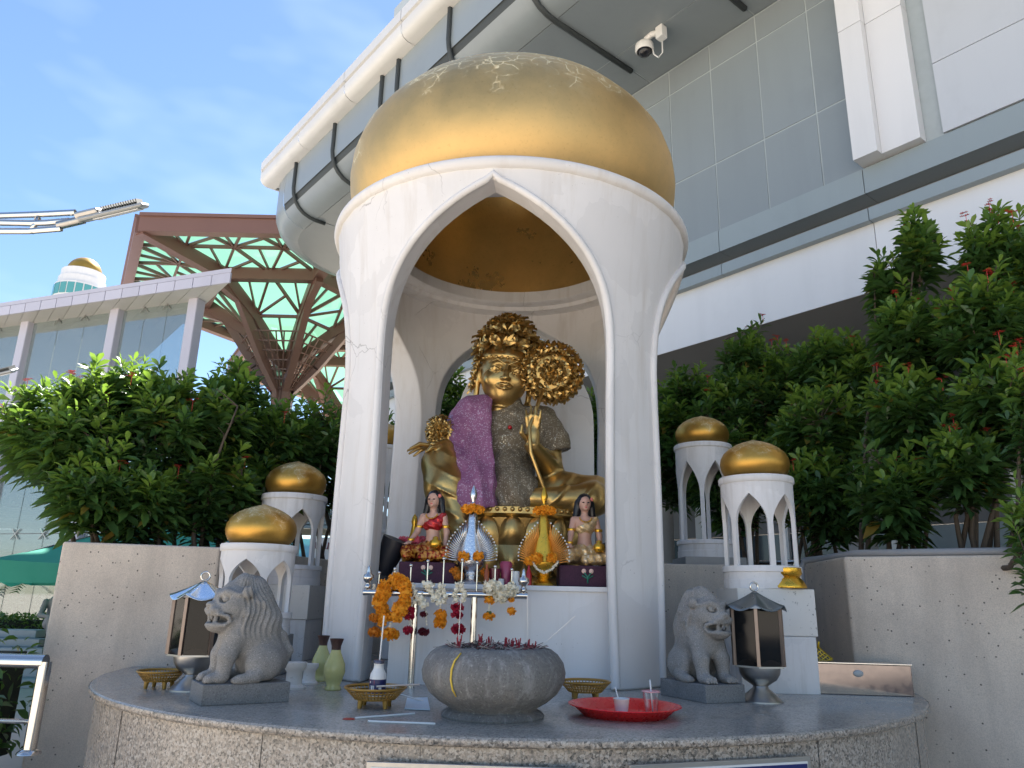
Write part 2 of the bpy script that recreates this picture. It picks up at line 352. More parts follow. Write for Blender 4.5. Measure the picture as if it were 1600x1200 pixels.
# roof slab and edge
m_ = MB(); m_.prism([FP(T0, SIDE + .1, 0), FP(T1 + .3, SIDE + .1, 0), FP(T1 + .3, WALL - 1, 0), FP(T0, WALL - 1, 0)], ZT, 14.1); bpart(m_, 'roof_slab', M['fascia'])
fp = [(SIDE - .1, ZT - .02), (EAVE - .20, ZT - .02), (EAVE - .07, ZT + .04), (EAVE, ZT + .16), (EAVE, ZT + .36), (EAVE - .05, ZT + .40)]
fp2 = [(EAVE - .05, ZT + .42), (EAVE + .03, ZT + .44), (EAVE + .03, ZT + .72), (EAVE - .3, ZT + .76)]
for i in range(17):
    t0 = T1 + .45 - i * 2.7; t1 = t0 - 2.685
    for pr, nm in ((fp, 'gutter_panel'), (fp2, 'fascia_panel')):
        m_ = MB(); strip(m_, [[FP(t, n, z) for n, z in pr] for t in (t0, t1)]); bpart(m_, nm, M['fascia'], smooth=True, sharp=40)
m_ = MB(); strip(m_, [[FP(t, n, z) for n, z in [(EAVE - .06, ZT + .38), (EAVE - .06, ZT + .46)]] for t in (T1 + .4, T0)]); bpart(m_, 'shadow_gap', M['gasket'])
m_ = MB(); m_.slab([FP(T1 + .45, n, z) for n, z in fp[:-1] + [(EAVE, ZT + .74), (SIDE - 3, ZT + .74), (SIDE - 3, ZT - .02)]], E * .03); bpart(m_, 'gutter_end', M['fascia'])
# wall panels (grey) down to the ledge
def wall_line(px, py): return atplane(px, py, (N.x, N.y), WALL)
ZL = wall_line(1250, 308).z + .0                      # lower lip of the grey wall
zrows = [ZS - .01, wall_line(1100, 116).z, wall_line(1150, 240).z, ZL]
PIL = wall_line(1330, 100); tp = PIL.dot(E)
w_ts = [(wall_line(x, 170).dot(E)) for x in (1047, 1113, 1190, 1275)]
w_ts = [w_ts[0] + 1.55 * 6, w_ts[0] + 1.55 * 5, w_ts[0] + 1.55 * 4, w_ts[0] + 1.55 * 3, w_ts[0] + 1.55 * 2, w_ts[0] + 1.55] + w_ts + [tp - .02]
w_ts = [q for q in w_ts if q < TEND - .3]; w_ts = [TEND] + w_ts
for i in range(len(w_ts) - 1):
    for j in range(3):
        m_ = MB(); t0, t1 = w_ts[i] - .014, w_ts[i + 1] + .014; z0, z1 = zrows[j] - .014, zrows[j + 1] + .014
        jt = [random.Random(i * 7 + j).uniform(-.004, .004) for _ in range(1)] + [random.Random(i * 11 + j + q).uniform(-.005, .005) for q in (1, 2, 3)]; m_.slab([FP(t0, WALL + jt[0], z0), FP(t1, WALL + jt[1], z0), FP(t1, WALL + jt[2], z1), FP(t0, WALL + jt[3], z1)], N * -.05); bpart(m_, 'wall_panel', M['panel_grey'])
# white pilaster and the pale wall beyond it
def P_(a, b, n0, n1, z0, z1, name, mat):
    m_ = MB(); m_.prism([FP(a, n0, 0), FP(b, n0, 0), FP(b, n1, 0), FP(a, n1, 0)], z0, z1); return bpart(m_, name, mat)
tq = wall_line(1432, 120).dot(E); tr = wall_line(1368, 100).dot(E)
zb = ZL + .02
for k in range(5):
    z0 = zb + k * 2.3; P_(tp, tr + .004, WALL, WALL + .34, z0, z0 + 2.29, 'pilaster_panel', M['panel_white']); P_(tr, tq, WALL, WALL + .20, z0, z0 + 2.29, 'pilaster_panel', M['panel_white'])
zz = zb
for k, hgt in enumerate((1.15, 1.9, 1.9, 1.9, 1.9)):
    for q in range(4):
        P_(tq - .25 - q * 3.4, tq - .25 - (q + 1) * 3.4 + .012, WALL + .02, WALL + .06, zz + .006, zz + hgt - .006, 'pale_wall_panel', M['panel_pale'])
    zz += hgt
# ledge, recess, band, white parapet, dark soffit
z1 = ZL; zt2 = wall_line(1300, 322).z; z2 = wall_line(1300, 344).z; z3 = wall_line(1300, 372).z; z4 = wall_line(1300, 395).z
zw0 = wall_line(1047, 466).z; zw1 = wall_line(1030, 550).z; zd = wall_line(1071, 575).z
LT0, LT1 = TEND, -16
def longband(z0, z1, n0, n1, name, mat, step=None):
    if not step: return P_(LT0, LT1, n0, n1, z0, z1, name, mat)
    t = LT0
    while t > LT1: P_(t, max(LT1, t - step + .012), n0, n1, z0, z1, name, mat); t -= step
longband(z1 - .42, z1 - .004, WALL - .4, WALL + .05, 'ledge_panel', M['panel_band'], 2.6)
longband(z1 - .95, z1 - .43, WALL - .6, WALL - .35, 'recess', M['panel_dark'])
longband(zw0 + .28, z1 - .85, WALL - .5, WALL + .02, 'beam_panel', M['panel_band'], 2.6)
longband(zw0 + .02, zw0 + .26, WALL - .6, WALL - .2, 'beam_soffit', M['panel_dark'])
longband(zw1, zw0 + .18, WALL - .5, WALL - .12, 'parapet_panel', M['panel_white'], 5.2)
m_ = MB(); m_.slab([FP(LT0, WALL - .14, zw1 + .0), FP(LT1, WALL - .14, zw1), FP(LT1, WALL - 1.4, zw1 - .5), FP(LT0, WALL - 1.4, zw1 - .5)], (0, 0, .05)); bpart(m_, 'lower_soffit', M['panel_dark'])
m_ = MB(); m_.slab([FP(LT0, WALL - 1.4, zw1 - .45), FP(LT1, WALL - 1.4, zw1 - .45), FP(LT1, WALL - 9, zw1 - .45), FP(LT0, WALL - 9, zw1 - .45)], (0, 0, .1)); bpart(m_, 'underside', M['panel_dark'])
for k in range(8):
    t = TEND - 2 - k * 5.2; q = FP(t, WALL - 5, 0); m_ = MB(); m_.tube([q, q + Vector((0, 0, zw1))], .4, 20); bpart(m_, 'pier', M['concrete'], smooth=True, sharp=40)
# security camera on the soffit
cc = atplane(1030, 42, (0, 0, 1), 1) if False else atz(1024, 40, ZS)
cctv = thing('security_camera', 'white dome security camera bolted under the grey soffit with a looped cable', 'camera', cc)
wp = simple('white_plastic', (.78, .78, .77), .35)
M['wplastic'] = wp; M['blackgloss'] = simple('black_gloss', (.02, .02, .025), .12)
ax = Matrix.Rotation(math.atan2(E.y, E.x), 3, 'Z')
m_ = MB(); m_.box(ax @ Vector((-.05, -.1, -.14)), (.16, .16, .26), M=ax); m_.build('mount_box', wp, cctv, bevel=.015)
m_ = MB(); m_.tube([ax @ Vector(p) for p in ((0, -.1, -.10), (.16, -.1, -.03), (.3, -.1, -.05), (.36, -.1, -.14))], .06, 12); m_.build('arm', wp, cctv, smooth=True)
m_ = MB(); m_.lathe([(.02, .02), (.12, 0), (.17, -.05), (.18, -.16), (.15, -.2)], 20, ax @ Vector((.36, -.1, -.1))); m_.build('housing', wp, cctv, smooth=True, sharp=50)
m_ = MB(); m_.ball(ax @ Vector((.36, -.1, -.28)), .13, 16); m_.build('lens_dome', M['blackgloss'], cctv, smooth=True)
m_ = MB(); m_.tube([ax @ Vector(p) for p in ((.24, -.16, -.18), (.2, -.18, -.42), (.1, -.18, -.55), (0, -.18, -.5), (-.02, -.16, -.26))], .014, 6); m_.build('cable', wp, cctv, smooth=True)
# ================================================================== round platform
PC = Vector((-.04, 7.4, 0)); PZ = 1.0; PR = 3.34; QC = Vector((.03, 7.22, 0))
plat = thing('round_platform', 'low round platform faced in speckled pink granite carrying the shrine', 'platform', QC)
m_ = MB(); m_.lathe([(.001, PZ), (PR - .03, PZ)], 128); m_.lathe([(PR - .03, PZ), (PR - .01, PZ - .004), (PR, PZ - .015), (PR, PZ - .038), (PR - .012, PZ - .048), (PR - .07, PZ - .05)], 128)
m_.build('top_slab', M['granite_top'], plat, smooth=True, sharp=35)
m_ = MB(); m_.lathe([(PR + .001, PZ - .012), (PR + .003, PZ - .02), (PR + .003, PZ - .036), (PR - .01, PZ - .0495), (PR - .06, PZ - .052)], 128); m_.build('edge_band', M['granite'], plat, smooth=True)
for i in range(24):
    a0 = R(180 + 7.5 * i + .02); a1 = R(180 + 7.5 * (i + 1) - .02)
    m_ = MB(); m_.lathe([(PR - .06, PZ - .055), (PR - .045 - .003 * (i % 3 == 0), PZ - .055), (PR - .045 - .003 * (i % 3 == 0), .0)], 6, a0=a0, a1=a1); m_.build('granite_slab', M['granite'], plat, smooth=True, sharp=40)
m_ = MB(); m_.lathe([(PR - .058, PZ - .06), (PR - .058, 0)], 96); m_.build('core', M['concrete'], plat)

# ================================================================== domed pavilion
pav = thing('domed_pavilion', 'white four-arched pavilion crowned by a large cracked golden onion dome', 'pavilion', (PC.x, PC.y, PZ))
ROT0 = R(-90 - 5)                         # direction the front arch faces
RO, TH, ZSP, ZAP, ZRM = 1.68, .24, 2.58, 4.05, 4.20      # heights above the platform
W0 = .95
def ro(z): u = max(0, (z - 2.4) / (ZRM - 2.4)); return RO + .15 * u ** 1.6
def wid(z):
    if z <= ZSP: return W0 - .02 * math.sin(min(1, z / ZSP) * math.pi)
    u = (z - ZSP) / (ZAP - ZSP); return W0 * (1 - u ** 3.2) if u < 1 else 0
zl = [0, .3, .7, 1.1, 1.5, 1.9, 2.25] + [ZSP + (ZAP - ZSP) * (1 - (1 - i / 20) ** 1.6) for i in range(21)]
for k in range(4):
    m_ = MB(); S = 9
    rows = []
    for z in zl + [ZRM]:
        R1 = ro(z); h = math.asin(wid(z) / R1) if z < ZAP else 0
        row = []
        for q in range(S + 1):
            a = ROT0 + R(90 * k) + h + (R(90) - 2 * h) * q / S
            row.append((R1 * math.cos(a), R1 * math.sin(a), z))
        R2 = R1 - TH; h2 = math.asin(min(.99, wid(z) / R2)) if z < ZAP else 0
        for q in range(S, -1, -1):
            a = ROT0 + R(90 * k) + h2 + (R(90) - 2 * h2) * q / S
            row.append((R2 * math.cos(a), R2 * math.sin(a), z))
        rows.append(row)
    n = len(rows[0]); vs = [v for r_ in rows for v in r_]
    fs = []
    for i in range(len(rows) - 1):
        for j in range(n):
            jj = (j + 1) % n
            if i >= len(rows) - 2 and (j == S or j == n - 1): continue
            fs.append((i * n + j, i * n + jj, (i + 1) * n + jj, (i + 1) * n + j))
    fs.append(tuple(range(n - 1, -1, -1)))
    m_.add(vs, fs); m_.build('pier', M['white'], pav, smooth=True, sharp=50, bevel=.016, seg=3)
    # raised bead round the arch
    pts = []
    zz = [0.02] + zl[1:-1]
    for s_, seq in ((-1, zz), (1, zz[::-1])):
        for z in seq:
            R1 = ro(z) + .004; h = math.asin((wid(z) + .035) / R1); a = ROT0 + R(90 * k) + s_ * h
            pts.append((R1 * math.cos(a), R1 * math.sin(a), z))
        if s_ == -1:
            R1 = ro(ZAP) + .004; a = ROT0 + R(90 * k); pts.append((R1 * math.cos(a), R1 * math.sin(a), ZAP + .045))
    m_ = MB(); m_.tube(pts, .034, 8); m_.build('arch_bead', M['white'], pav, smooth=True, sharp=60)
m_ = MB(); rr = ro(ZRM)
m_.lathe([(rr - .05, ZRM - .06), (rr + .012, ZRM - .05), (rr + .03, ZRM - .03), (rr + .04, ZRM + .0), (rr + .035, ZRM + .035), (rr + .01, ZRM + .055), (rr - .3, ZRM + .06), (1.3, ZRM + .06), (1.26, ZRM + .13), (1.26, ZRM + .0), (1.28, ZRM - .015), (1.40, ZRM - .015), (1.42, ZRM - .06), (rr - TH + .02, ZRM - .07)], 96)
m_.build('rim_ring', M['white'], pav, smooth=True, sharp=50)
DZ = ZRM + .05
dp = [(1.40, 0), (1.52, .05), (1.62, .16), (1.705, .33), (1.75, .50), (1.765, .66), (1.75, .84), (1.69, 1.04), (1.58, 1.22), (1.42, 1.41), (1.2, 1.59), (.95, 1.74), (.66, 1.90), (.36, 2.03), (.13, 2.13), (.001, 2.2)]
ip = [(.001, 1.9), (.3, 1.86), (.66, 1.72), (.95, 1.55), (1.15, 1.3), (1.25, 1.0), (1.27, .5), (1.27, .06)]
m_ = MB(); m_.lathe([(r_, z + DZ) for r_, z in dp], 96); m_.build('golden_dome', M['gold_dome'], pav, smooth=True).data
m_ = MB(); m_.lathe([(r_, z + DZ) for r_, z in ip], 64); m_.build('dome_lining', M['gold_lining'], pav, smooth=True)
# arch backrest slab and pedestal
def archpoly(w, z0, zs, zt, n=12, p=1.9):
    L = [(-w * (1 - (i / n) ** p), zs + (zt - zs) * (1 - (1 - i / n) ** 1.5)) for i in range(n)]
    L = []
    for i in range(n + 1):
        u = i / n; L.append((-w * math.cos(u * math.pi / 2), zs + (zt - zs) * math.sin(u * math.pi / 2) ** .95))
    return [(-w, z0)] + L + [(-x, z) for x, z in L[-2::-1]] + [(w, z0)]
m_ = MB(); m_.slab([(x + .20, 0.80, z) for x, z in archpoly(.77, .74, 2.55, 3.42)], (0, .12, 0)); m_.build('backrest_slab', M['white'], pav, bevel=.012)
PED = .745
ped = thing('shrine_pedestal', 'plain white pedestal block filling the space between the front columns', 'pedestal', (PC.x, PC.y, PZ))
m_ = MB(); m_.box((.0, -.05, PED / 2 - .02), (1.73, 2.46, PED - .04)); m_.build('block', M['white'], ped)
m_ = MB(); m_.box((.0, -.05, PED - .02), (1.76, 2.50, .04)); m_.build('top_plate', M['white'], ped, bevel=.006)
PT = PZ + PED                                    # pedestal top height

# ================================================================== planters
def wallpoly(name, label, poly, top):
    o = thing(name, label, 'planter', (*poly[0], 0))
    cx = sum(p[0] for p in poly) / len(poly); cy = sum(p[1] for p in poly) / len(poly)
    P2 = [(p[0] - poly[0][0], p[1] - poly[0][1]) for p in poly]; n = len(P2)
    # inner ring
    ins = []
    for i in range(n):
        a, b, c = Vector(P2[i - 1]), Vector(P2[i]), Vector(P2[(i + 1) % n])
        n1 = Vector((-(b - a).y, (b - a).x)).normalized(); n2 = Vector((-(c - b).y, (c - b).x)).normalized(); mm = (n1 + n2); mm = mm / max(.3, mm.length_squared) * 2
        ins.append(b + mm * .13)
    vs = [(*p, 0) for p in P2] + [(*p, top) for p in P2] + [(*p, top) for p in ins] + [(*p, top - .25) for p in ins]
    fs = []
    for i in range(n):
        j = (i + 1) % n
        for q in range(3): fs.append((q * n + i, q * n + j, (q + 1) * n + j, (q + 1) * n + i))
    m_ = MB(); m_.add(vs, fs); m_.build('planter_wall', M['aggregate'], o, bevel=.02, seg=2)
    m_ = MB(); m_.add([(*p, top - .12) for p in ins], [tuple(range(n))]); m_.build('soil', simple('soil', (.07, .05, .035), .95, 0, .4, 9), o)
    return o
PTOP = 2.05
wallpoly('concrete_planter', 'tall washed-aggregate planter wall behind the lion beside the green vases', [(-3.98, 6.85), (-2.70, 7.18), (-2.1, 9.1), (-.2, 10.3), (-.2, 12.5), (-5.2, 12.5), (-5.2, 9)], PTOP)
wallpoly('concrete_planter', 'tall washed-aggregate planter wall behind the steel box with the oval plate', [(.2, 10.3), (1.3, 9.35), (1.56, 8.38), (3.0, 8.02), (2.86, 6.52), (4.05, 5.75), (5.6, 4.9), (8.5, 5.5), (8.5, 11), (.2, 12.5)], PTOP)
# ================================================================== carving helper: smooth solids on a grid
class Solid:
    def __init__(s, lo, hi, h):
        s.lo = np.array(lo, float); s.h = h; n = np.ceil((np.array(hi) - s.lo) / h).astype(int) + 1; s.n = n
        s.ax = [s.lo[i] + h * np.arange(n[i]) for i in range(3)]; s.d = np.full(n, .3, np.float32)
    def _reg(s, lo, hi):
        sl = []
        for i in range(3):
            a = max(0, int((lo[i] - s.lo[i]) / s.h) - 1); b = min(s.n[i], int((hi[i] - s.lo[i]) / s.h) + 3); sl.append(slice(a, max(a + 1, b)))
        X, Y, Z = np.meshgrid(*[s.ax[i][sl[i]] for i in range(3)], indexing='ij'); return tuple(sl), X, Y, Z
    def _put(s, sl, v, k, sub=False):
        d = s.d[sl]
        if sub:
            v = -v
            if k > 0: hh = np.maximum(k - np.abs(d - v), 0) / k; s.d[sl] = np.maximum(d, v) + hh * hh * k * .25
            else: s.d[sl] = np.maximum(d, v)
        elif k > 0: hh = np.maximum(k - np.abs(d - v), 0) / k; s.d[sl] = np.minimum(d, v) - hh * hh * k * .25
        else: s.d[sl] = np.minimum(d, v)
        return s
    def ell(s, c, r, k=.03, rot=None, sub=False):
        c = np.array(c, float); r = np.array((r,) * 3 if isinstance(r, (int, float)) else r, float); m = r.max() + k + s.h * 2
        sl, X, Y, Z = s._reg(c - m, c + m); P = np.stack([X - c[0], Y - c[1], Z - c[2]], -1)
        if rot is not None: P = P @ np.array(Euler([R(a) for a in rot]).to_matrix())
        q = P / r; k0 = np.sqrt((q * q).sum(-1)); q2 = q / r; k1 = np.sqrt((q2 * q2).sum(-1)) + 1e-6
        return s._put(sl, k0 * (k0 - 1) / k1, k, sub)
    def cone(s, a, b, ra, rb=None, k=.03, sub=False):
        rb = ra if rb is None else rb; a = np.array(a, float); b = np.array(b, float); m = max(ra, rb) + k + s.h * 2
        sl, X, Y, Z = s._reg(np.minimum(a, b) - m, np.maximum(a, b) + m); ab = b - a; L = (ab * ab).sum() + 1e-9
        t = np.clip(((X - a[0]) * ab[0] + (Y - a[1]) * ab[1] + (Z - a[2]) * ab[2]) / L, 0, 1)
        dd = np.sqrt((X - a[0] - t * ab[0]) ** 2 + (Y - a[1] - t * ab[1]) ** 2 + (Z - a[2] - t * ab[2]) ** 2)
        return s._put(sl, dd - (ra + (rb - ra) * t), k, sub)
    def chain(s, pts, rs, k=.03, sub=False):
        for i in range(len(pts) - 1): s.cone(pts[i], pts[i + 1], rs[i], rs[i + 1], k, sub)
        return s
    def box(s, c, d, r=.01, k=.02, rot=None, sub=False):
        c = np.array(c, float); d = np.array(d, float); m = np.linalg.norm(d) + k + s.h * 2
        sl, X, Y, Z = s._reg(c - m, c + m); P = np.stack([X - c[0], Y - c[1], Z - c[2]], -1)
        if rot is not None: P = P @ np.array(Euler([R(a) for a in rot]).to_matrix())
        q = np.abs(P) - (d - r); v = np.sqrt((np.maximum(q, 0) ** 2).sum(-1)) + np.minimum(q.max(-1), 0) - r
        return s._put(sl, v, k, sub)
    def disp(s, fn):
        X, Y, Z = np.meshgrid(*s.ax, indexing='ij'); s.d = (s.d + fn(X, Y, Z)).astype(np.float32); return s
    def cut(s, fn):                                   # keep only where fn <= 0
        X, Y, Z = np.meshgrid(*s.ax, indexing='ij'); s.d = np.maximum(s.d, fn(X, Y, Z)).astype(np.float32); return s
    def mesh(s, name, mat, parent=None, loc=None, rot=None, scale=None):
        d = s.d.copy()
        for i in range(3):
            sl = [slice(None)] * 3; sl[i] = 0; d[tuple(sl)] = np.maximum(d[tuple(sl)], 1e-3); sl[i] = -1; d[tuple(sl)] = np.maximum(d[tuple(sl)], 1e-3)
        ins = d < 0; nx, ny, nz = d.shape; off = [(i, j, k) for i in (0, 1) for j in (0, 1) for k in (0, 1)]
        cn = sum(ins[i:nx - 1 + i, j:ny - 1 + j, k:nz - 1 + k].astype(np.int8) for i, j, k in off)
        act = (cn > 0) & (cn < 8); I, J, K = np.nonzero(act); n = len(I); idx = np.full(act.shape, -1, np.int64); idx[I, J, K] = np.arange(n)
        acc = np.zeros((n, 3)); cnt = np.zeros(n)
        for a in off:
            for ax_ in range(3):
                if a[ax_]: continue
                b = list(a); b[ax_] = 1
                va = d[I + a[0], J + a[1], K + a[2]]; vb = d[I + b[0], J + b[1], K + b[2]]; m = (va < 0) != (vb < 0)
                t = np.where(m, va / np.where(m, va - vb, 1), 0); p = np.tile(np.array(a, float), (n, 1)); p[:, ax_] += t; acc[m] += p[m]; cnt[m] += 1
        V = s.lo + (np.stack([I, J, K], -1) + acc / cnt[:, None]) * s.h
        quads = []
        for ax_ in range(3):
            u, v = [q for q in range(3) if q != ax_]
            A = [slice(1, -1)] * 3; A[ax_] = slice(0, -1); B = [slice(1, -1)] * 3; B[ax_] = slice(1, None)
            ch = ins[tuple(A)] != ins[tuple(B)]; g = np.stack(np.nonzero(ch), -1); g[:, u] += 1; g[:, v] += 1
            fl = ins[g[:, 0], g[:, 1], g[:, 2]]
            def at_(du, dv): h = g.copy(); h[:, u] += du; h[:, v] += dv; return idx[h[:, 0], h[:, 1], h[:, 2]]
            q = np.stack([at_(-1, -1), at_(0, -1), at_(0, 0), at_(-1, 0)], -1)
            rev = fl if ax_ != 1 else ~fl
            q[~rev] = q[~rev][:, ::-1]; quads.append(q)
        Q = np.concatenate(quads); Q = Q[(Q >= 0).all(1)]
        me = bpy.data.meshes.new(name); me.vertices.add(n); me.vertices.foreach_set('co', V.astype(np.float32).ravel())
        me.loops.add(len(Q) * 4); me.loops.foreach_set('vertex_index', Q.astype(np.int32).ravel()); me.polygons.add(len(Q))
        me.polygons.foreach_set('loop_start', np.arange(0, len(Q) * 4, 4, dtype=np.int32)); me.update(); me.validate()
        o = finish(me, name, mat, parent, True, None, 0, loc, rot)
        if scale is not None: o.scale = scale
        sm = o.modifiers.new('smooth', 'SMOOTH'); sm.iterations = 2; sm.factor = .5
        return o
# ================================================================== seated golden deity
SX, SY, SZ = -.03, 7.40, 2.45
def glitter(name, base, dark, spark):
    t = NT(name); n = t.noise(9, 5, .6); c = t.mix(n, dark, base)
    f = t.vor(62, out='Color'); s_ = t.n.new('ShaderNodeSeparateColor'); t.link(f, s_.inputs[0]); dd = t.vor(62)
    mk = t.math('MULTIPLY', t.ramp(s_.outputs[0], (.48, 0), (.5, 1)), t.ramp(dd, (.26, 1), (.36, 0)))
    w = t.noise(14, 3, .5, t.warp(.3, 5)); lace = t.ramp(w, (.485, 0), (.5, .3), (.515, 0)); c = t.mix(lace, c, spark)
    c = t.mix(mk, c, spark); t.set(c, t.mix(mk, (.7,) * 3, (.25,) * 3), t.math('MULTIPLY', mk, .6)); t.bump(t.math('ADD', mk, n), .5, .01); return t.m
M['purple'] = glitter('purple_sequin_cloth', (.38, .15, .28), (.20, .065, .15), (.95, .75, .9))
M['sequin'] = glitter('grey_sequin_cloth', (.25, .195, .125), (.09, .07, .045), (.85, .78, .62))
throne = thing('lotus_throne', 'golden lotus petal throne under the seated statue on the white pedestal', 'throne', (SX + .06, SY - .02, PT))
TH_ = SZ - PT
m_ = MB(); sq = Matrix.Diagonal((1.0, .82, 1))
m_.lathe([(.001, 0), (.80, 0), (.80, .05), (.66, .10), (.62, .33), (.66, .36), (.62, .40), (.68, TH_ - .10), (.78, TH_ - .07), (.78, TH_ - .012), (.74, TH_), (.001, TH_)], 64, M=sq); m_.build('seat_base', M['gold_statue'], throne, smooth=True, sharp=40)
for row, (z0, rr, hh, up, cnt) in enumerate(((.36, .655, .27, 1, 18), (.36, .655, .29, -1, 18))):
    for i in range(cnt):
        a = 2 * math.pi * (i + .5) / cnt
        m_ = MB(); vs = []; fs = []; nu, nv = 7, 7
        for iv in range(nv):
            v = iv / (nv - 1); wv = .118 * (1 - v ** 2.6) ** .6 + .006
            for iu in range(nu):
                u = iu / (nu - 1) * 2 - 1
                bul = .075 * (1 - u * u) * math.sin(math.pi * (.12 + .85 * v)) + .03 * v + .03 * max(0, 1 - abs(abs(u) - .82) * 8) * (v < .95)
                x = rr + .015 + bul; y = u * wv; z = z0 + up * (v * hh) * (1 - .0 * u * u)
                vs.append(sq @ Vector((x * math.cos(a) - y * math.sin(a), x * math.sin(a) + y * math.cos(a), z)))
        fs = [(iv * nu + iu, iv * nu + iu + 1, (iv + 1) * nu + iu + 1, (iv + 1) * nu + iu) for iv in range(nv - 1) for iu in range(nu - 1)]
        m_.add(vs, fs); m_.build('lotus_petal', M['gold_statue'], throne, smooth=True)
m_ = MB()
for i in range(72):
    a = 2 * math.pi * i / 72; m_.ball((.785 * math.cos(a), .785 * .82 * math.sin(a), TH_ - .035), .022, 6)
m_.build('bead_row', M['gold_statue'], throne, smooth=True)

st = thing('golden_statue', 'golden crowned deity statue sitting with one knee raised and a lotus disc at its shoulder', 'statue', (SX, SY, SZ))
b = Solid((-.95, -.95, -.36), (1.1, .42, 1.28), .0125)
b.ell((0, .05, .14), (.40, .27, .17), .08)                                   # hips
b.cone((0, .06, .2), (0, .02, .62), .25, .27, .1).ell((0, 0, .78), (.36, .20, .24), .1)
b.cone((-.34, .02, .93), (.34, .02, .93), .12, .12, .08).cone((0, .0, .95), (-.01, -.03, 1.2), .125, .12, .06)
b.chain([(-.2, -.02, .16), (-.62, -.40, .40)], [.20, .17], .08).chain([(-.63, -.41, .40), (-.56, -.52, .16), (-.42, -.60, -.17)], [.175, .19, .115], .05)
b.chain([(-.42, -.6, -.2), (-.36, -.76, -.28)], [.09, .06], .04)
b.chain([(.2, 0, .14), (.55, -.16, .18), (.84, -.22, .17)], [.21, .20, .185], .08).chain([(.86, -.22, .15), (.80, -.42, .10), (.25, -.50, .08)], [.17, .155, .10], .06)
b.cone((.25, -.5, .08), (.06, -.52, .07), .085, .06, .04)
b.chain([(-.40, .02, .92), (-.46, -.12, .55)], [.125, .10], .05).chain([(-.46, -.12, .55), (-.60, -.42, .56)], [.095, .07], .04)
b.chain([(.40, .02, .90), (.44, -.14, .42)], [.125, .105], .05).chain([(.44, -.15, .41), (.24, -.44, .58)], [.105, .075], .04)
# hand on the knee: palm and five fingers pointing outward
b.ell((-.68, -.47, .565), (.085, .065, .032), .03, rot=(0, 12, 20))
for i, (dy, L) in enumerate(((-.05, .15), (-.018, .185), (.016, .175), (.048, .14))):
    a = Vector((-.74, -.48 + dy, .555)); b.chain([a, a + Vector((-L * .5, dy * .6 - .02, .0 - i * .008)), a + Vector((-L, dy * 1.0 - .05, -.055 - .012 * i))], [.022, .019, .013], .012)
b.chain([(-.64, -.53, .55), (-.70, -.60, .52), (-.745, -.63, .47)], [.025, .021, .015], .012)
# raised hand: fingers up, thumb touching the stem
b.ell((.235, -.475, .68), (.072, .036, .10), .035)
for i, (dx, L, cu) in enumerate(((-.048, .17, .0), (-.014, .21, 0), (.02, .20, .01), (.052, .155, .02))):
    a = Vector((.235 + dx, -.48, .76)); b.chain([a, a + Vector((dx * .25, -.015 - cu, L * .55)), a + Vector((dx * .4, .005 - cu * 3, L))], [.021, .019, .012], .01)
b.chain([(.18, -.49, .64), (.125, -.54, .69), (.135, -.555, .76)], [.026, .021, .014], .012)
for z, r_, p in ((.585, .085, (.235, -.445)), ):                                # bracelets
    b.ell((p[0], p[1], z), (r_, r_, .016), .008)
b.ell((-.585, -.40, .56), (.03, .085, .085), .008, rot=(0, 0, 60))
def folds(X, Y, Z):
    leg1 = np.exp(-(((X + .53) / .22) ** 2 + ((Z - .1) / .3) ** 2) * 1.2) * (Y < -.25)
    leg2 = np.exp(-(((X - .62) / .32) ** 2 + ((Z - .13) / .22) ** 2) * 1.2)
    a = np.abs(np.sin((Z * 1.0 + X * .45 - Y * .2) * 19)); c = np.abs(np.sin((X * 1.0 - Z * .9 + .25 * Y) * 13))
    return .020 * leg1 * np.minimum(a * 2.4, 1) + .022 * leg2 * np.minimum(c * 2.2, 1) - .012 * (leg1 + leg2)
b.disp(folds); b.mesh('body', M['gold_statue'], st)
# head
HC = Vector((-.045, -.06, 1.39)); hrot = Euler((R(4), R(5), R(4))).to_matrix().to_4x4()
hd = Solid((-.36, -.36, -.42), (.36, .32, .36), .0085)
hd.ell((0, .02, .06), (.225, .235, .25), .02).ell((0, -.03, -.07), (.205, .205, .21), .05).ell((0, -.11, -.22), (.085, .07, .06), .08)
hd.cone((0, .02, -.15), (0, .03, -.40), .13, .135, .04)
for s_ in (-1, 1):
    hd.ell((s_ * .095, -.215, .015), (.062, .03, .032), .03, sub=True)                               # eye hollow
    hd.ell((s_ * .094, -.197, .008), (.047, .028, .021), .006)
    hd.chain([(s_ * .045, -.235, .006), (s_ * .092, -.232, .032), (s_ * .15, -.185, .012)], [.007, .009, .006], .008)      # lid
    hd.chain([(s_ * .05, -.228, -.012), (s_ * .095, -.224, -.022), (s_ * .142, -.19, .0)], [.006, .006, .005], .007)
    hd.chain([(s_ * .03, -.245, .055), (s_ * .09, -.238, .088), (s_ * .165, -.175, .058)], [.009, .010, .006], .015)       # brow
    hd.ell((s_ * .12, -.155, -.085), (.065, .05, .06), .05)
    hd.ell((s_ * .03, -.255, -.085), (.022, .022, .017), .015)
    hd.chain([(s_ * .225, .02, .03), (s_ * .245, .03, -.08), (s_ * .235, .03, -.25)], [.035, .03, .026], .02)
    hd.ell((s_ * .235, .03, -.27), (.045, .045, .05), .01)
hd.chain([(0, -.235, .05), (0, -.268, -.04), (0, -.283, -.082)], [.017, .02, .028], .022)
hd.chain([(-.068, -.216, -.142), (-.025, -.243, -.131), (0, -.243, -.136), (.025, -.243, -.131), (.068, -.216, -.142)], [.006, .013, .012, .013, .006], .01)
hd.chain([(-.058, -.215, -.155), (0, -.236, -.170), (.058, -.215, -.155)], [.006, .016, .006], .01)
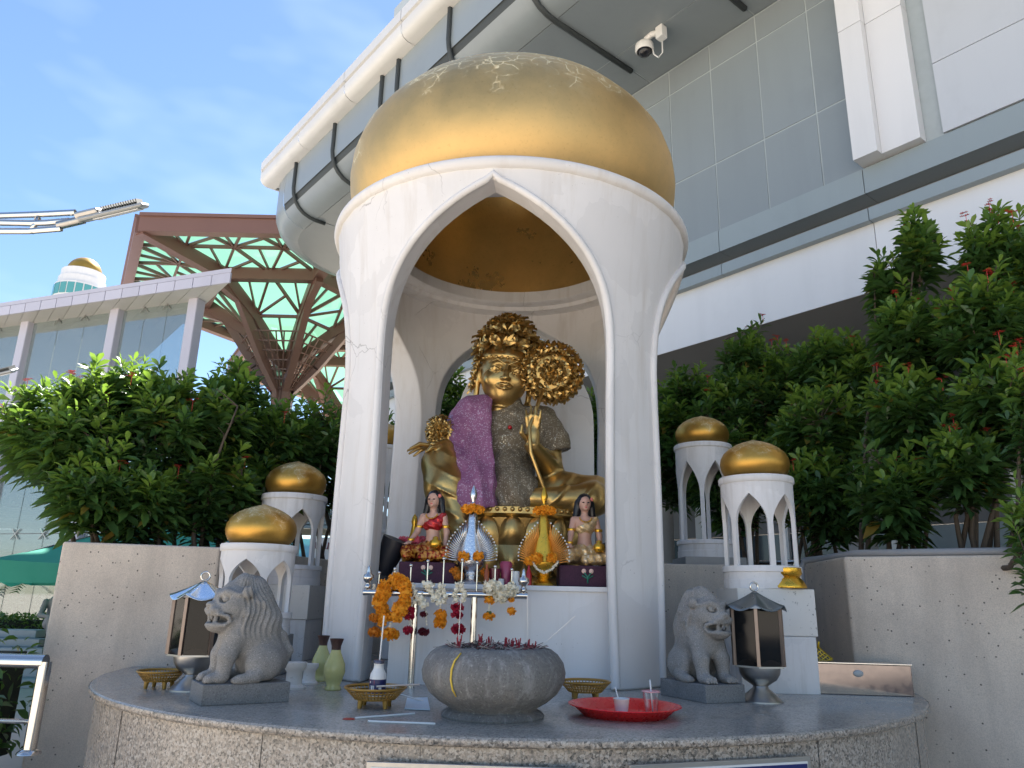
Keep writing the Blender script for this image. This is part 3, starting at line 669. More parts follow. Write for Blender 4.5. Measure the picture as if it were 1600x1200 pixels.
hd.chain([(-.075, -.225, -.147), (0, -.262, -.150), (.075, -.225, -.147)], [.004, .005, .004], .006, sub=True)
for z in (-.27, -.31): hd.ell((0, .02, z), (.142, .15, .013), .012)
o = hd.mesh('head', M['gold_statue'], st); o.matrix_local = Matrix.Translation(HC) @ hrot @ Matrix.Scale(1.12, 4)
# leafy crown: curled flame leaves in tiers
rng = random.Random(4)
def flame(mb, base, d, L, w, side, curl=.35):
    d = Vector(d).normalized(); sd = Vector(side).normalized(); nn = d.cross(sd).normalized(); vs = []; fs = []; nu, nv = 3, 6
    for iv in range(nv):
        v = iv / (nv - 1); wv = w * (math.sin(math.pi * min(1, .18 + .82 * v)) ** .8 + .02)
        c0 = Vector(base) + d * (L * v) + nn * (curl * L * v * v)
        for u in (-1, 0, 1): vs.append(c0 + sd * (u * wv) + nn * (-.28 * w * abs(u)) + nn * .3 * w * (u == 0))
    for iv in range(nv):
        vs.append(Vector(base) + d * (L * iv / (nv - 1)) + nn * (curl * L * (iv / (nv - 1)) ** 2 - .5 * w))
    fs = [(iv * 3 + iu, iv * 3 + iu + 1, (iv + 1) * 3 + iu + 1, (iv + 1) * 3 + iu) for iv in range(nv - 1) for iu in range(2)]
    k = nv * 3
    fs += [(iv * 3 + 2, k + iv, k + iv + 1, (iv + 1) * 3 + 2) for iv in range(nv - 1)] + [(k + iv, iv * 3, (iv + 1) * 3, k + iv + 1) for iv in range(nv - 1)]
    mb.add(vs, fs)
def ruffle(mb, c, out, size, n=7):
    """a tuft: small curled leaves round a swirl"""
    out = Vector(out).normalized(); t1 = out.cross(Vector((0, 0, 1)));
    if t1.length < .1: t1 = Vector((1, 0, 0))
    t1.normalize(); t2 = out.cross(t1)
    for i in range(n):
        a = 2 * math.pi * i / n + rng.random() * .4; rad = t1 * math.cos(a) + t2 * math.sin(a)
        flame(mb, Vector(c) + rad * size * .12, rad * .8 + out * (.55 + .3 * rng.random()), size * (.75 + .35 * rng.random()), size * .26, out.cross(rad), -.3)
    for i in range(4):
        a = 2 * math.pi * (i + .5) / 4; rad = t1 * math.cos(a) + t2 * math.sin(a)
        flame(mb, Vector(c) + rad * size * .05, rad * .35 + out, size * .7, size * .2, out.cross(rad), -.35)
crown = MB()
crown.lathe([(.23, .08), (.262, .10), (.268, .14), (.25, .17), (.24, .3), (.2, .42), (.12, .52), (.001, .55)], 32)
for z, r_, cnt, el, size, a_off in ((.12, .255, 13, 25, .095, 0), (.23, .262, 12, 28, .12, .26), (.36, .235, 11, 45, .125, 0), (.47, .155, 8, 60, .125, .2), (.53, .06, 4, 78, .13, .3)):
    for i in range(cnt):
        a = 2 * math.pi * i / cnt + a_off
        if z < .15 and math.cos(a + math.pi / 2) > .45: continue
        out = Vector((math.cos(a) * math.cos(R(el)), math.sin(a) * math.cos(R(el)), math.sin(R(el))))
        ruffle(crown, (r_ * math.cos(a), r_ * math.sin(a), z), out, size)
for s_ in (-1, 1):
    for i, (x, z) in enumerate(((.265, .03), (.285, -.06), (.28, -.15))): ruffle(crown, (s_ * x, .02, z), (s_ * .9, -.35, .1), .085)
for a in range(-60, 61, 12):
    crown.ball((.262 * math.sin(R(a)), -.262 * math.cos(R(a)), .105), .017, 8)
o = crown.build('crown', M['gold_statue'], st, smooth=True, sharp=55); o.matrix_local = Matrix.Translation(HC + Vector((0, .03, .02))) @ hrot @ Matrix.Scale(1.06, 4)
# lotus disc, stem, small bouquet
disc = MB(); dc = Vector((.43, -.26, 1.37)); dn = Vector((.08, -1, -.12)).normalized()
dM = dn.to_track_quat('Z', 'Y').to_matrix()
disc.lathe([(.001, .03), (.16, .05), (.25, .03), (.275, -.02), (.25, -.07), (.001, -.09)], 32, dc, M=dM)
for r_, cnt, size, el in ((.265, 17, .10, .15), (.20, 13, .105, .8), (.125, 9, .10, 1.4), (.055, 5, .09, 3)):
    for i in range(cnt):
        a = 2 * math.pi * i / cnt + r_ * 9; rad = dM @ Vector((math.cos(a), math.sin(a), 0)); ruffle(disc, dc + rad * r_ + dn * .02, rad + dn * el, size, 6)
disc.build('lotus_disc', M['gold_statue'], st, smooth=True, sharp=55)
m_ = MB(); m_.tube([(.33, -.36, 1.16), (.27, -.46, .95), (.20, -.53, .74), (.22, -.54, .5), (.34, -.48, .2), (.42, -.42, .05)], [.02, .02, .018, .02, .02, .022], 8); m_.build('lotus_stem', M['gold_statue'], st, smooth=True)
bq = MB(); bc = Vector((-.66, -.28, .74))
for i in range(46):
    u = rng.uniform(-1, 1); a = rng.uniform(0, 6.28); q = math.sqrt(1 - u * u); v = Vector((q * math.cos(a), q * math.sin(a), u)); ruffle(bq, bc + Vector((v.x * .11, v.y * .11, v.z * .135)), v, .06, 5)
bq.ball(bc, .11, 12); bq.tube([(-.66, -.30, .62), (-.64, -.34, .56)], .03, 8)
bq.build('lotus_bud', M['gold_statue'], st, smooth=True, sharp=55)
# sequin robe over the torso
rb = Solid((-.62, -.8, -.06), (.68, .36, 1.2), .0125)
rb.cone((0, .05, .25), (0, .0, .62), .275, .285, .08).ell((0, -.01, .79), (.38, .225, .25), .08)
rb.cone((-.33, .02, .94), (.33, .02, .94), .15, .15, .06).cone((0, 0, 1.0), (0, -.01, 1.10), .17, .145, .05)
rb.chain([(.37, .02, .93), (.46, -.06, .72), (.48, -.06, .62)], [.145, .15, .155], .05)
rb.chain([(.02, -.2, .36), (.06, -.40, .16), (.10, -.52, .08)], [.22, .20, .16], .08)
rb.cone((-.2, -.3, .14), (.22, -.34, .14), .15, .14, .08)
rb.cut(lambda X, Y, Z: np.where(X > .30, .56 + .25 * (X - .3) - Z, -.03 - Z))
def fold2(X, Y, Z):
    s1 = np.sin(X * 30 + 4 * np.sin(Z * 5)) * .020 * np.clip((.55 - Z) * 2, 0, 1); s2 = np.sin((Z + .35 * np.abs(X)) * 42 + X * 6) * .011 * np.clip((Z - .62) * 3, 0, 1)
    s3 = (np.abs(np.sin((Z * 1.0 - X * .75) * 13 + 1.3 * np.sin(X * 5))) - .6) * .026 * np.clip((Z - .35) * 3, 0, 1) * (X < .36)
    return s1 + s2 * .5 + s3 + .004 * np.sin(X * 70 + Z * 40) * np.sin(Z * 55 - Y * 30)
rb.disp(fold2); rb.mesh('sequin_robe', M['sequin'], st)
m_ = MB(); m_.ball((.02, -.275, .80), .022, 10); m_.build('red_brooch', simple('red_jewel', (.4, .01, .015), .15), st, smooth=True)
# purple shawl
sh = Solid((-.85, -.85, -.12), (.05, .32, 1.16), .0125)
sh.chain([(-.16, -.04, 1.04), (-.34, -.04, .95)], [.15, .19], .08).chain([(-.34, -.06, .95), (-.56, -.13, .60), (-.42, -.30, .32), (-.30, -.50, .10), (-.26, -.56, -.02)], [.21, .20, .21, .19, .17], .1)
sh.chain([(-.24, -.12, .9), (-.22, -.22, .55), (-.20, -.42, .2), (-.20, -.52, .0)], [.17, .17, .18, .16], .1)
sh.cut(lambda X, Y, Z: np.maximum(-.055 + .10 * (X + .3) - Z, X + .16 - .10 * np.clip(.7 - Z, 0, 1) * 1.0))
sh.disp(lambda X, Y, Z: .042 * (np.abs(np.sin((X + .28 * Y) * 15 + Z * 4 * (X + .5))) - .6) * np.clip(1.15 - Z, .25, 1) + .004 * np.sin(Z * 30 + X * 20))
sh.mesh('purple_shawl', M['purple'], st)

# ================================================================== kneeling lady figurines
def figurine(loc, rz, label, sash, skirt, mirror):
    t = thing('lady_figurine', label, 'figurine', loc, rz)
    skin = M.setdefault('skin', simple('painted_skin', (.62, .36, .27), .4)); hairm = M.setdefault('hair', simple('black_paint', (.008, .008, .012), .35))
    s = mirror
    f = Solid((-.26, -.26, -.01), (.26, .22, .66), .0065)
    f.cone((0, .02, .10), (0, .01, .24), .075, .055, .03).ell((0, 0, .33), (.082, .058, .075), .04).cone((-.075, 0, .385), (.075, 0, .385), .03, .03, .03)
    f.cone((0, 0, .38), (0, -.005, .46), .030, .028, .02).ell((0, -.012, .525), (.052, .058, .07), .015).ell((0, -.05, .48), (.022, .02, .016), .02)
    f.chain([(0, -.066, .535), (0, -.077, .51)], [.007, .010], .01)
    for q in (-1, 1): f.ell((q * .022, -.066, .528), (.014, .006, .006), .004, sub=True)
    f.chain([(-s * .095, 0, .385), (-s * .125, -.03, .26), (-s * .15, -.13, .17)], [.03, .025, .017], .015).ell((-s * .155, -.155, .155), (.022, .034, .013), .012)
    for i in range(4): f.cone((-s * .155 + (i - 1.5) * .011, -.18, .152), (-s * .16 + (i - 1.5) * .013, -.215 + abs(i - 1.4) * .006, .142), .006, .0045, .004)
    f.cone((-s * .135, -.16, .155), (-s * .122, -.185, .147), .007, .005, .004)
    f.chain([(s * .095, 0, .385), (s * .125, .0, .26), (s * .13, -.04, .12)], [.03, .024, .017], .015).ell((s * .13, -.06, .10), (.02, .03, .013), .01)
    for i in range(4): f.cone((s * .13 + (i - 1.5) * .010, -.08, .10), (s * .13 + (i - 1.5) * .012, -.115, .092), .006, .0045, .004)
    f.mesh('body', skin, t)
    d = Solid((-.16, -.12, .2), (.16, .12, .45), .0065); d.ell((0, 0, .325), (.092, .07, .07), .03).cone((s * .06, -.01, .36), (s * .085, 0, .40), .04, .036, .02)
    d.cut(lambda X, Y, Z: np.maximum(Z - .365 - .55 * X * s, .265 - Z)); d.disp(lambda X, Y, Z: .003 * np.sin((Z + X * s * .6) * 120)); d.mesh('sash', sash, t)
    k = Solid((-.26, -.26, -.01), (.26, .22, .26), .007); k.ell((0, .02, .10), (.115, .10, .10), .03)
    k.chain([(s * .06, 0, .08), (s * .17, -.14, .075)], [.075, .06], .03).chain([(s * .17, -.14, .07), (-s * .02, -.17, .045)], [.055, .042], .02)
    k.chain([(-s * .06, 0, .09), (-s * .17, -.13, .085)], [.075, .06], .03).chain([(-s * .17, -.13, .06), (-s * .20, .02, .04)], [.05, .04], .02)
    k.cut(lambda X, Y, Z: Z - .215); k.disp(lambda X, Y, Z: .0045 * np.sin(X * 90 + Z * 40) + .003 * np.sin(Z * 130)); k.mesh('skirt', skirt, t)
    h = Solid((-.11, -.1, .34), (.11, .13, .64), .0065); h.ell((0, .012, .545), (.066, .066, .07), .01).chain([(-.055, .02, .53), (-.075, .02, .42)], [.032, .026], .02).chain([(.055, .02, .53), (.075, .02, .42)], [.032, .026], .02).chain([(0, .05, .53), (0, .05, .40)], [.05, .05], .02)
    h.ell((0, -.058, .505), (.043, .06, .053), .006, sub=True); h.disp(lambda X, Y, Z: .0018 * np.sin(np.arctan2(X, Y) * 40)); h.mesh('hair', hairm, t)
    e = MB()
    for q in (-1, 1): e.ball((q * .022, -.0665, .528), .0075, 8, (1.5, .5, .8))
    e.build('eyes', M.setdefault('eyew', simple('eye_paint', (.03, .025, .03), .2)), t, smooth=True)
    e = MB(); e.ball((0, -.066, .488), .012, 8, (1.2, .5, .5)); e.build('lips', M.setdefault('lip', simple('lip_paint', (.5, .06, .08), .3)), t, smooth=True)
    e = MB(); e.ball((s * .055, -.02, .56), .018, 8); e.build('hair_flower', M.setdefault('coral', simple('coral_paint', (.8, .22, .18), .5)), t, smooth=True)
    e = MB()
    for i in range(15):
        a = math.pi * (i / 14); e.ball((.05 * math.cos(a), -.045 - .02 * math.sin(a), .40 - .035 * math.sin(a)), .006, 6)
    e.build('necklace', M['gold_leaf'], t, smooth=True)
    e = MB(); e.lathe([(.032, -.012), (.036, 0), (.032, .012)], 14, (-s * .118, -.015, .30)); e.lathe([(.032, -.012), (.036, 0), (.032, .012)], 14, (s * .118, 0, .30)); e.lathe([(.028, -.01), (.032, 0), (.028, .01)], 14, (-s * .147, -.115, .185)); e.build('armlets', M['gold_leaf'], t, smooth=True)
    e = MB(); e.lathe([(.001, 0), (.035, .0), (.05, .03), (.045, .06), (.02, .075), (.025, .09), (.001, .10)], 14, (s * .09, -.17, .11)); e.build('gold_pot', M['gold_leaf'], t, smooth=True)
    return t
def brocade(name, a, b_):
    t = NT(name); n = t.vor(60); w = t.noise(40, 4, .6); c = t.mix(t.ramp(w, (.45, 0), (.55, 1)), a, b_); t.set(c, .32, t.ramp(w, (.45, 0), (.55, .8))); t.bump(n, .5, .006); return t.m
def dark_block(loc, label):
    o = thing('painted_plinth', label, 'plinth', loc)
    m_ = MB(); m_.box((0, 0, .085), (.46, .34, .17)); m_.build('block', M.setdefault('maroon', _stone('maroon_lacquer', (.045, .012, .03), (.07, .02, .045), (.015, .005, .01))), o, bevel=.012)
    for s_ in (-1, 1):
        e = MB(); e.ball((s_ * .03, -.175, .125), .02, 10, (1, .35, 1)); e.build('painted_flower', M.setdefault('palepink', simple('pale_pink_paint', (.75, .5, .42), .5)), o, smooth=True)
    e = MB(); e.tube([(0, -.174, .03), (0, -.174, .08), (-.03, -.174, .115)], .007, 6); e.tube([(0, -.174, .075), (.03, -.174, .115)], .007, 6); e.tube([(-.045, -.174, .09), (0, -.174, .065), (.045, -.174, .09)], .006, 6)
    e.build('painted_stem', M.setdefault('teal', simple('teal_paint', (.02, .18, .12), .5)), o, smooth=True); return o
pL = aty(668, 914, 6.36); pR = aty(916, 914, 6.36)
dark_block((pL.x, 6.42, PT), 'dark maroon plinth with painted flower under the lady in red'); dark_block((pR.x, 6.42, PT), 'dark maroon plinth with painted flower under the lady in gold')
figurine((pL.x + .01, 6.46, PT + .17), R(-14), 'painted lady figurine in a red sash kneeling on a maroon plinth', brocade('red_brocade', (.38, .012, .02), (.55, .04, .04)), brocade('gold_red_brocade', (.5, .22, .03), (.25, .02, .015)), 1)
figurine((pR.x, 6.46, PT + .17), R(4), 'painted lady figurine in a pale gold sash kneeling on a maroon plinth', brocade('gold_brocade', (.62, .42, .2), (.8, .6, .35)), brocade('pale_gold_brocade', (.6, .38, .15), (.8, .62, .4)), 1)
# ================================================================== small domed towers
def zc_at(y, z=1.6): return y * math.cos(PITCH) + (z - EYE) * math.sin(PITCH)
def tower(px, y, rim_py, ring_py, half, n, rot, z_floor, label, block=None, parts=True):
    p = aty(px, rim_py, y); zr = p.z; zb = aty(px, ring_py, y).z; r = half * zc_at(y, zr) / F_PX * .985
    t = thing('domed_tower', label, 'tower', (p.x, y, z_floor), R(rot), 'small domed towers around the pavilion')
    H = zr - zb; z0 = zb - z_floor; th = r * .10; w0 = math.radians(360 / n) / 2 * .86
    zs = [0, .25, .5] + [.5 + .34 * (1 - (1 - i / 10) ** 1.6) for i in range(1, 11)] + [1.0]
    zs = [q * H for q in zs]; za = .84 * H; zsp = .5 * H
    for k in range(n):
        m_ = MB(); rows = []; S = 5
        for z in zs:
            h = w0 if z <= zsp else (w0 * (1 - ((z - zsp) / (za - zsp)) ** 1.9) if z < za - 1e-6 else 0)
            per = 2 * math.pi / n; row = []
            for q in range(S + 1):
                a = k * per + h + (per - 2 * h) * q / S; row.append((r * .955 * math.cos(a), r * .955 * math.sin(a), z0 + z))
            for q in range(S, -1, -1):
                a = k * per + h + (per - 2 * h) * q / S; row.append(((r * .955 - th) * math.cos(a), (r * .955 - th) * math.sin(a), z0 + z))
            rows.append(row)
        kk = len(rows[0]); m_.add([v for q in rows for v in q], [(i * kk + j, i * kk + (j + 1) % kk, (i + 1) * kk + (j + 1) % kk, (i + 1) * kk + j) for i in range(len(rows) - 1) for j in range(kk) if not (i >= len(rows) - 2 and j in (S, kk - 1))])
        m_.build('pier', M['white2'], t, smooth=True, sharp=50)
    m_ = MB(); m_.lathe([(r * .8, z0 + H - .01), (r * .97, z0 + H - .012), (r, z0 + H), (r, z0 + H + .035 * r / .3), (r * .98, z0 + H + .045 * r / .3), (.001, z0 + H + .046 * r / .3)], 48); m_.build('rim', M['white2'], t, smooth=True, sharp=40)
    bh = .17 * r / .3
    m_ = MB(); m_.lathe([(.001, z0 + .001), (r * 1.0, z0 + .001), (r * 1.02, z0 - .01), (r * 1.02, z0 - .045), (r * .98, z0 - .05), (r * .98, z0 - bh * .6), (r * 1.0, z0 - bh * .62), (r * 1.0, z0 - bh), (.001, z0 - bh)], 48); m_.build('base_ring', M['white2'], t, smooth=True, sharp=35)
    if z0 - bh > .02:
        m_ = MB(); bw = block or r * 2.0
        if z0 - bh > .4:
            m_.box((0, 0, (z0 - bh) * .77), (bw, bw, (z0 - bh) * .46), rz=-R(rot)); m_.build('marble_block', M['marble'], t, bevel=.006)
            m_ = MB(); m_.box((.004, .012, (z0 - bh) * .27 - .001), (bw - .012, bw - .01, (z0 - bh) * .54 - .002), rz=-R(rot)); m_.build('lower_block', M['white2'], t, bevel=.004)
        else: m_.box((0, 0, (z0 - bh) / 2), (bw, bw, z0 - bh), rz=-R(rot)); m_.build('block', M['concrete'], t, bevel=.006)
    D = r * .93; zt = z0 + H + .046 * r / .3
    pr = [(.70, 0), (.80, .03), (.90, .12), (.975, .27), (1.0, .42), (.975, .58), (.89, .74), (.74, .88), (.56, .99), (.38, 1.065), (.21, 1.12), (.09, 1.155), (.03, 1.178), (.001, 1.188)]
    m_ = MB(); m_.lathe([(a * D, c * D) for a, c in pr], 48); m_.build('golden_dome', M['gold_small'], t, smooth=True, loc=(0, 0, zt))
    return t
def _marble():
    t = NT('spotted_marble'); n = t.noise(4, 6, .65); f = t.noise(26, 5, .7); c = t.mix(n, (.74, .71, .68), (.62, .58, .54))
    c = t.mix(t.math('MULTIPLY', t.ramp(f, (.60, 0), (.66, 1)), t.ramp(t.noise(2.2), (.40, 0), (.6, 1))), c, (.10, .09, .085)); t.set(c, .35); return t.m
M['marble'] = _marble()
tower(1181, 6.32, 757, 886, 57.5, 6, 30 + 90, PZ, 'white arcaded tower with gold dome on a spotted marble block beside the black-glass lantern', .60)
tower(1098, 8.75, 704, 846, 45, 6, 10 + 30, 1.95, 'slender white arcaded tower with gold dome standing on the planter wall')
tower(405, 6.6, 861, 956, 59, 6, 90, PZ, 'squat white arcaded tower with chipped gold dome behind the lion by the green vases', .58)
tower(460, 8.3, 783, 884, 51, 6, 62, PZ, 'white arcaded tower with blotched gold dome between squat tower and pavilion', .7)
tower(602, 10.0, 706, 830, 37, 6, 20, 1.95, 'white arcaded tower half hidden behind the pavilion arch')

# ================================================================== stone lions
def lion(loc, rz, label, turn):
    t = thing('stone_lion', label, 'lion statue', loc, rz, 'stone guardian lions'); t.scale = (.92, .92, .88)
    m_ = MB(); m_.box((0, 0, .065), (.56, .36, .13)); m_.build('plinth', M['plinth'], t, bevel=.006)
    s = Solid((-.35, -.26, -.015), (.38, .26, .80), .0078)
    s.ell((-.13, 0, .14), (.15, .15, .14), .05).cone((-.11, 0, .17), (.02, 0, .36), .145, .135, .06).ell((.075, 0, .30), (.105, .125, .13), .05)
    for q in (-1, 1):
        s.chain([(.09, q * .085, .30), (.135, q * .095, .18), (.15, q * .095, .05)], [.068, .056, .046], .03).ell((.185, q * .095, .036), (.07, .052, .04), .02)
        for i in range(4):
            yy = q * .095 + (i - 1.5) * .024; s.ell((.232, yy, .032), (.028, .0135, .026), .006); s.ell((.258, yy, .016), (.010, .007, .012), .003)
        s.ell((-.10, q * .125, .125), (.125, .062, .115), .03).cone((-.05, q * .15, .05), (.03, q * .165, .032), .05, .036, .02).ell((.055, q * .165, .03), (.045, .036, .032), .012)
        for i in range(3): s.ell((.09, q * .165 + (i - 1) * .02, .024), (.02, .012, .02), .005)
    # neck, mane
    s.cone((.02, 0, .36), (.05, 0, .47), .135, .12, .05).ell((-.01, 0, .46), (.105, .125, .115), .04).ell((-.055, 0, .36), (.08, .125, .15), .04)
    # head group turned by `turn`
    ct, sn = math.cos(turn), math.sin(turn)
    HS = 1.26
    def T(x, y, z): x = (x - .06) * HS * .86 + .045; y *= HS; z = .475 + (z - .475) * HS; return (.04 + x * ct - y * sn, x * sn + y * ct, z)
    hs = lambda r: tuple(q * HS for q in r) if isinstance(r, tuple) else r * HS
    rt = (0, 0, math.degrees(turn))
    E_ = lambda c, r, k=.012, sub=False: s.ell(T(*c), hs(r), k, rot=rt, sub=sub)
    E_((.085, 0, .505), (.112, .112, .112), .03); E_((.150, 0, .440), (.080, .088, .078), .03); E_((.175, 0, .40), (.055, .07, .042), .02)
    E_((.205, 0, .432), (.075, .105, .022), .01, True)                                  # open mouth
    for q in (-1, 1):
        E_((.165, q * .085, .432), (.038, .03, .030), .01, True)
        for x, y, z0, z1, r_ in ((.205, .046, .455, .408, .015), (.218, .014, .456, .432, .013), (.205, .03, .41, .428, .012)): s.cone(T(x, q * y, z0), T(x, q * y, z1), r_, r_ * .75, .004)
        E_((.165, q * .055, .538), (.034, .030, .024), .01, True); E_((.158, q * .053, .538), (.022, .022, .020), .004); E_((.179, q * .055, .539), .007, .002, True)
        s.chain([T(.178, q * .018, .560), T(.160, q * .06, .575), T(.10, q * .10, .56)], [.020, .024, .016], .015)
        E_((.205, q * .040, .478), (.034, .036, .022), .014); E_((.055, q * .112, .575), (.032, .02, .035), .012)
        s.chain([T(.225, q * .03, .462), T(.205, q * .075, .460), T(.155, q * .10, .445), T(.14, q * .10, .42), T(.165, q * .088, .40), T(.212, q * .05, .398)], [.013, .014, .013, .012, .013, .014], .008)
    s.chain([T(.215, -.05, .397), T(.228, 0, .395), T(.215, .05, .397)], [.014, .016, .014], .008)
    E_((.222, 0, .503), (.028, .040, .022), .012)
    for q in (-1, 1): E_((.245, q * .016, .498), (.009, .008, .007), .002, True)
    s.chain([T(.11, 0, .605), T(.03, 0, .625), T(-.04, 0, .60), T(-.08, 0, .5)], [.035, .06, .075, .08], .04)
    s.chain([(-.03, 0, .52), (-.09, 0, .40), (-.12, 0, .30)], [.13, .125, .10], .05)
    # long locks of the mane
    for q in (-1, 1):
        for i in range(6):
            a = .15 + i * .18; x0 = .075 - i * .026
            s.chain([(x0, q * (.108 + .004 * i), .56 - i * .006), (x0 - .03, q * (.142 - .008 * i), .46), (x0 - .015 - .012 * i, q * (.138 - .008 * i), .35 + .006 * i), (x0 + .01 - .02 * i, q * (.125 - .01 * i), .27 + .012 * i)], [.02, .022, .02, .009], .008)
        for i in range(5): s.chain([T(.10 - .01 * i, q * (.07 + .008 * i), .385), (.135 - .02 * i, q * (.05 + .02 * i), .31), (.14 - .02 * i, q * (.03 + .022 * i), .25)], [.018, .02, .008], .008)
    s.chain([(-.26, 0, .1), (-.29, 0, .2), (-.24, .0, .3), (-.2, 0, .36)], [.035, .04, .035, .02], .02)
    def hair(X, Y, Z):
        g = np.clip((Z - .26) * 7, 0, 1) * np.clip((.115 - X) * 16, 0, 1); an = np.arctan2(Y, X - .02 + .001)
        return g * (.0075 * np.sin(an * 28 + 10 * Z + 3 * np.sin(Z * 22))) + .0015 * np.sin(X * 130) * np.sin(Y * 110) * np.sin(Z * 120)
    s.disp(hair); s.mesh('lion_body', M['lion'], t, loc=(0, 0, .125)); return t
pl = atz(368, 1097, PZ); lion((pl.x, pl.y + .06, PZ), R(180 + 33), 'carved stone lion in profile sitting on a dark plinth by the green vases', R(8))
pr_ = atz(1100, 1093, PZ); lion((pr_.x + .0, pr_.y + .06, PZ), R(-66), 'carved stone lion showing its open mouth sitting beside the red tray', R(12))

# ================================================================== lanterns
def lantern(px, py, label, rz, roofmat, k):
    p = atz(px, py, PZ); t = thing('oil_lantern', label, 'lantern', p, R(rz)); t.scale = (k, k, k)
    m_ = MB(); m_.lathe([(.001, 0), (.145, 0), (.145, .008), (.10, .05), (.055, .085), (.05, .10), (.07, .115), (.11, .14), (.135, .18), (.142, .225), (.138, .23), (.001, .22)], 32); m_.build('bowl_stand', M['steel_dull'], t, smooth=True, sharp=45)
    Rr = .185; z0, z1 = .235, .61
    m_ = MB(); m_.lathe([(.001, z0 - .012), (Rr, z0 - .012), (Rr, z0), (.001, z0)], 6); m_.build('floor_plate', M['steel_dull'], t)
    for i in range(6):
        a0, a1 = R(60 * i), R(60 * i + 60); A = Vector((Rr * math.cos(a0), Rr * math.sin(a0), 0)); B = Vector((Rr * math.cos(a1), Rr * math.sin(a1), 0)); u = (B - A).normalized(); nn = Vector((u.y, -u.x, 0))
        m_ = MB(); q0 = A + u * .016 - nn * .006; q1 = B - u * .016 - nn * .006; zz = Vector((0, 0, 1))
        m_.slab([q0 + zz * z0, q1 + zz * z0, q1 + zz * z1, q0 + zz * z1], nn * .004); m_.build('pane', M['smoked'], t)
        m_ = MB(); m_.box(A + zz * ((z0 + z1) / 2), (.022, .022, z1 - z0), rz=a0); m_.build('post', M['copper'], t)
        m_ = MB(); pts = [A * .0 + (A + (B - A) * (j / 8)) * .97 + nn * .002 + zz * (z0 + .045 * math.sin(math.pi * j / 8)) for j in range(9)]; vs = pts + [Vector((v.x, v.y, z0)) for v in pts]
        m_.add(vs, [(j, j + 1, 10 + j, 9 + j) for j in range(8)]); m_.build('scalloped_apron', M['copper'], t)
    for i in range(6):
        a0 = R(60 * i); m_ = MB(); vs = []; nu, nv = 9, 7
        for iv in range(nv):
            v = iv / (nv - 1); rad = .02 + (.222 - .02) * v
            for iu in range(nu):
                u = iu / (nu - 1); a = a0 + R(60) * u; zz = z1 + .10 * (1 - v) ** 1.2 + .012 - .040 * v * math.sin(math.pi * u) + .012 * v
                rr = rad * (1 - .06 * math.sin(math.pi * u)); vs.append((rr * math.cos(a), rr * math.sin(a), zz))
        m_.add(vs, [(iv * nu + iu, iv * nu + iu + 1, (iv + 1) * nu + iu + 1, (iv + 1) * nu + iu) for iv in range(nv - 1) for iu in range(nu - 1)])
        o = m_.build('roof_leaf', roofmat, t, smooth=True); sd = o.modifiers.new('thick', 'SOLIDIFY'); sd.thickness = .003
    m_ = MB(); m_.tube([(.03 * math.cos(R(q)), 0, z1 + .15 + .03 * math.sin(R(q))) for q in range(-90, 271, 24)], .007, 8); m_.build('hanging_ring', M['steel'], t, smooth=True)
    m_ = MB(); m_.lathe([(.001, .24), (.05, .24), (.05, .29), (.001, .29)], 16); m_.build('oil_cup', M['blackgloss'], t, smooth=True, sharp=40)
def _smoked():
    t = NT('smoked_glass'); tr = t.n.new('ShaderNodeBsdfTransparent'); tr.inputs[0].default_value = (.30, .29, .29, 1); mxs = t.n.new('ShaderNodeMixShader')
    t.set((.015, .016, .018), .06); mxs.inputs[0].default_value = .55; t.link(tr.outputs[0], mxs.inputs[1]); t.link(t.b.outputs[0], mxs.inputs[2]); t.link(mxs.outputs[0], t.out.inputs[0]); return t.m
M['smoked'] = _smoked(); M['copper'] = simple('tarnished_copper', (.26, .20, .17), .38, .8, .15, 20)
lantern(1190, 1096, 'dark glass hexagonal oil lantern with grey scalloped roof on a steel bowl', 12, simple('grey_roof_metal', (.20, .23, .25), .3, .8), 1.0)
lantern(298, 1078, 'glass hexagonal oil lantern with grey roof coloured with reflected sky behind the profile lion', 20, simple('sky_tinted_roof_metal', (.75, .82, .88), .22, .9), .98)  # grey metal roof; the sky's reflection is put into its pale blue colour

# ================================================================== stone urn with joss sticks
pu = atz(768, 1131, PZ); UC = Vector((pu.x, pu.y + .27, PZ))
urn = thing('stone_urn', 'squat round cement incense urn with pale streaks and a yellow wax drip', 'urn', UC)
m_ = MB(); m_.lathe([(.001, 0), (.285, 0), (.29, .012), (.275, .03), (.245, .042), (.25, .052), (.31, .085), (.365, .13), (.40, .185), (.408, .235), (.395, .29), (.362, .335), (.325, .362), (.295, .37), (.275, .36), (.265, .33), (.001, .32)], 72, wob=lambda a: 1 + .006 * math.cos(20 * a) + .003 * math.sin(7 * a)); m_.build('urn_bowl', M['urn'], urn, smooth=True, sharp=60)
m_ = MB(); a = R(-90 - 31); m_.tube([((r_ + .003) * math.cos(a + da), (r_ + .003) * math.sin(a + da), z) for r_, z, da in ((.345, .35, .02), (.385, .312, -.01), (.402, .27, -.025), (.408, .22, -.02), (.40, .17, 0), (.375, .135, .02))], [.004, .005, .006, .0055, .005, .003], 6); m_.build('wax_drip', simple('yellow_wax', (.75, .5, .06), .5), urn, smooth=True)
rg = random.Random(11)
m_ = MB()
for i in range(60):
    pass
m_.lathe([(.001, .352), (.1, .358), (.2, .35), (.268, .34)], 32); m_.build('ash_bed', simple('grey_ash', (.22, .2, .19), .95, 0, .4, 25, .6, 50), urn, smooth=True)
m_ = MB()
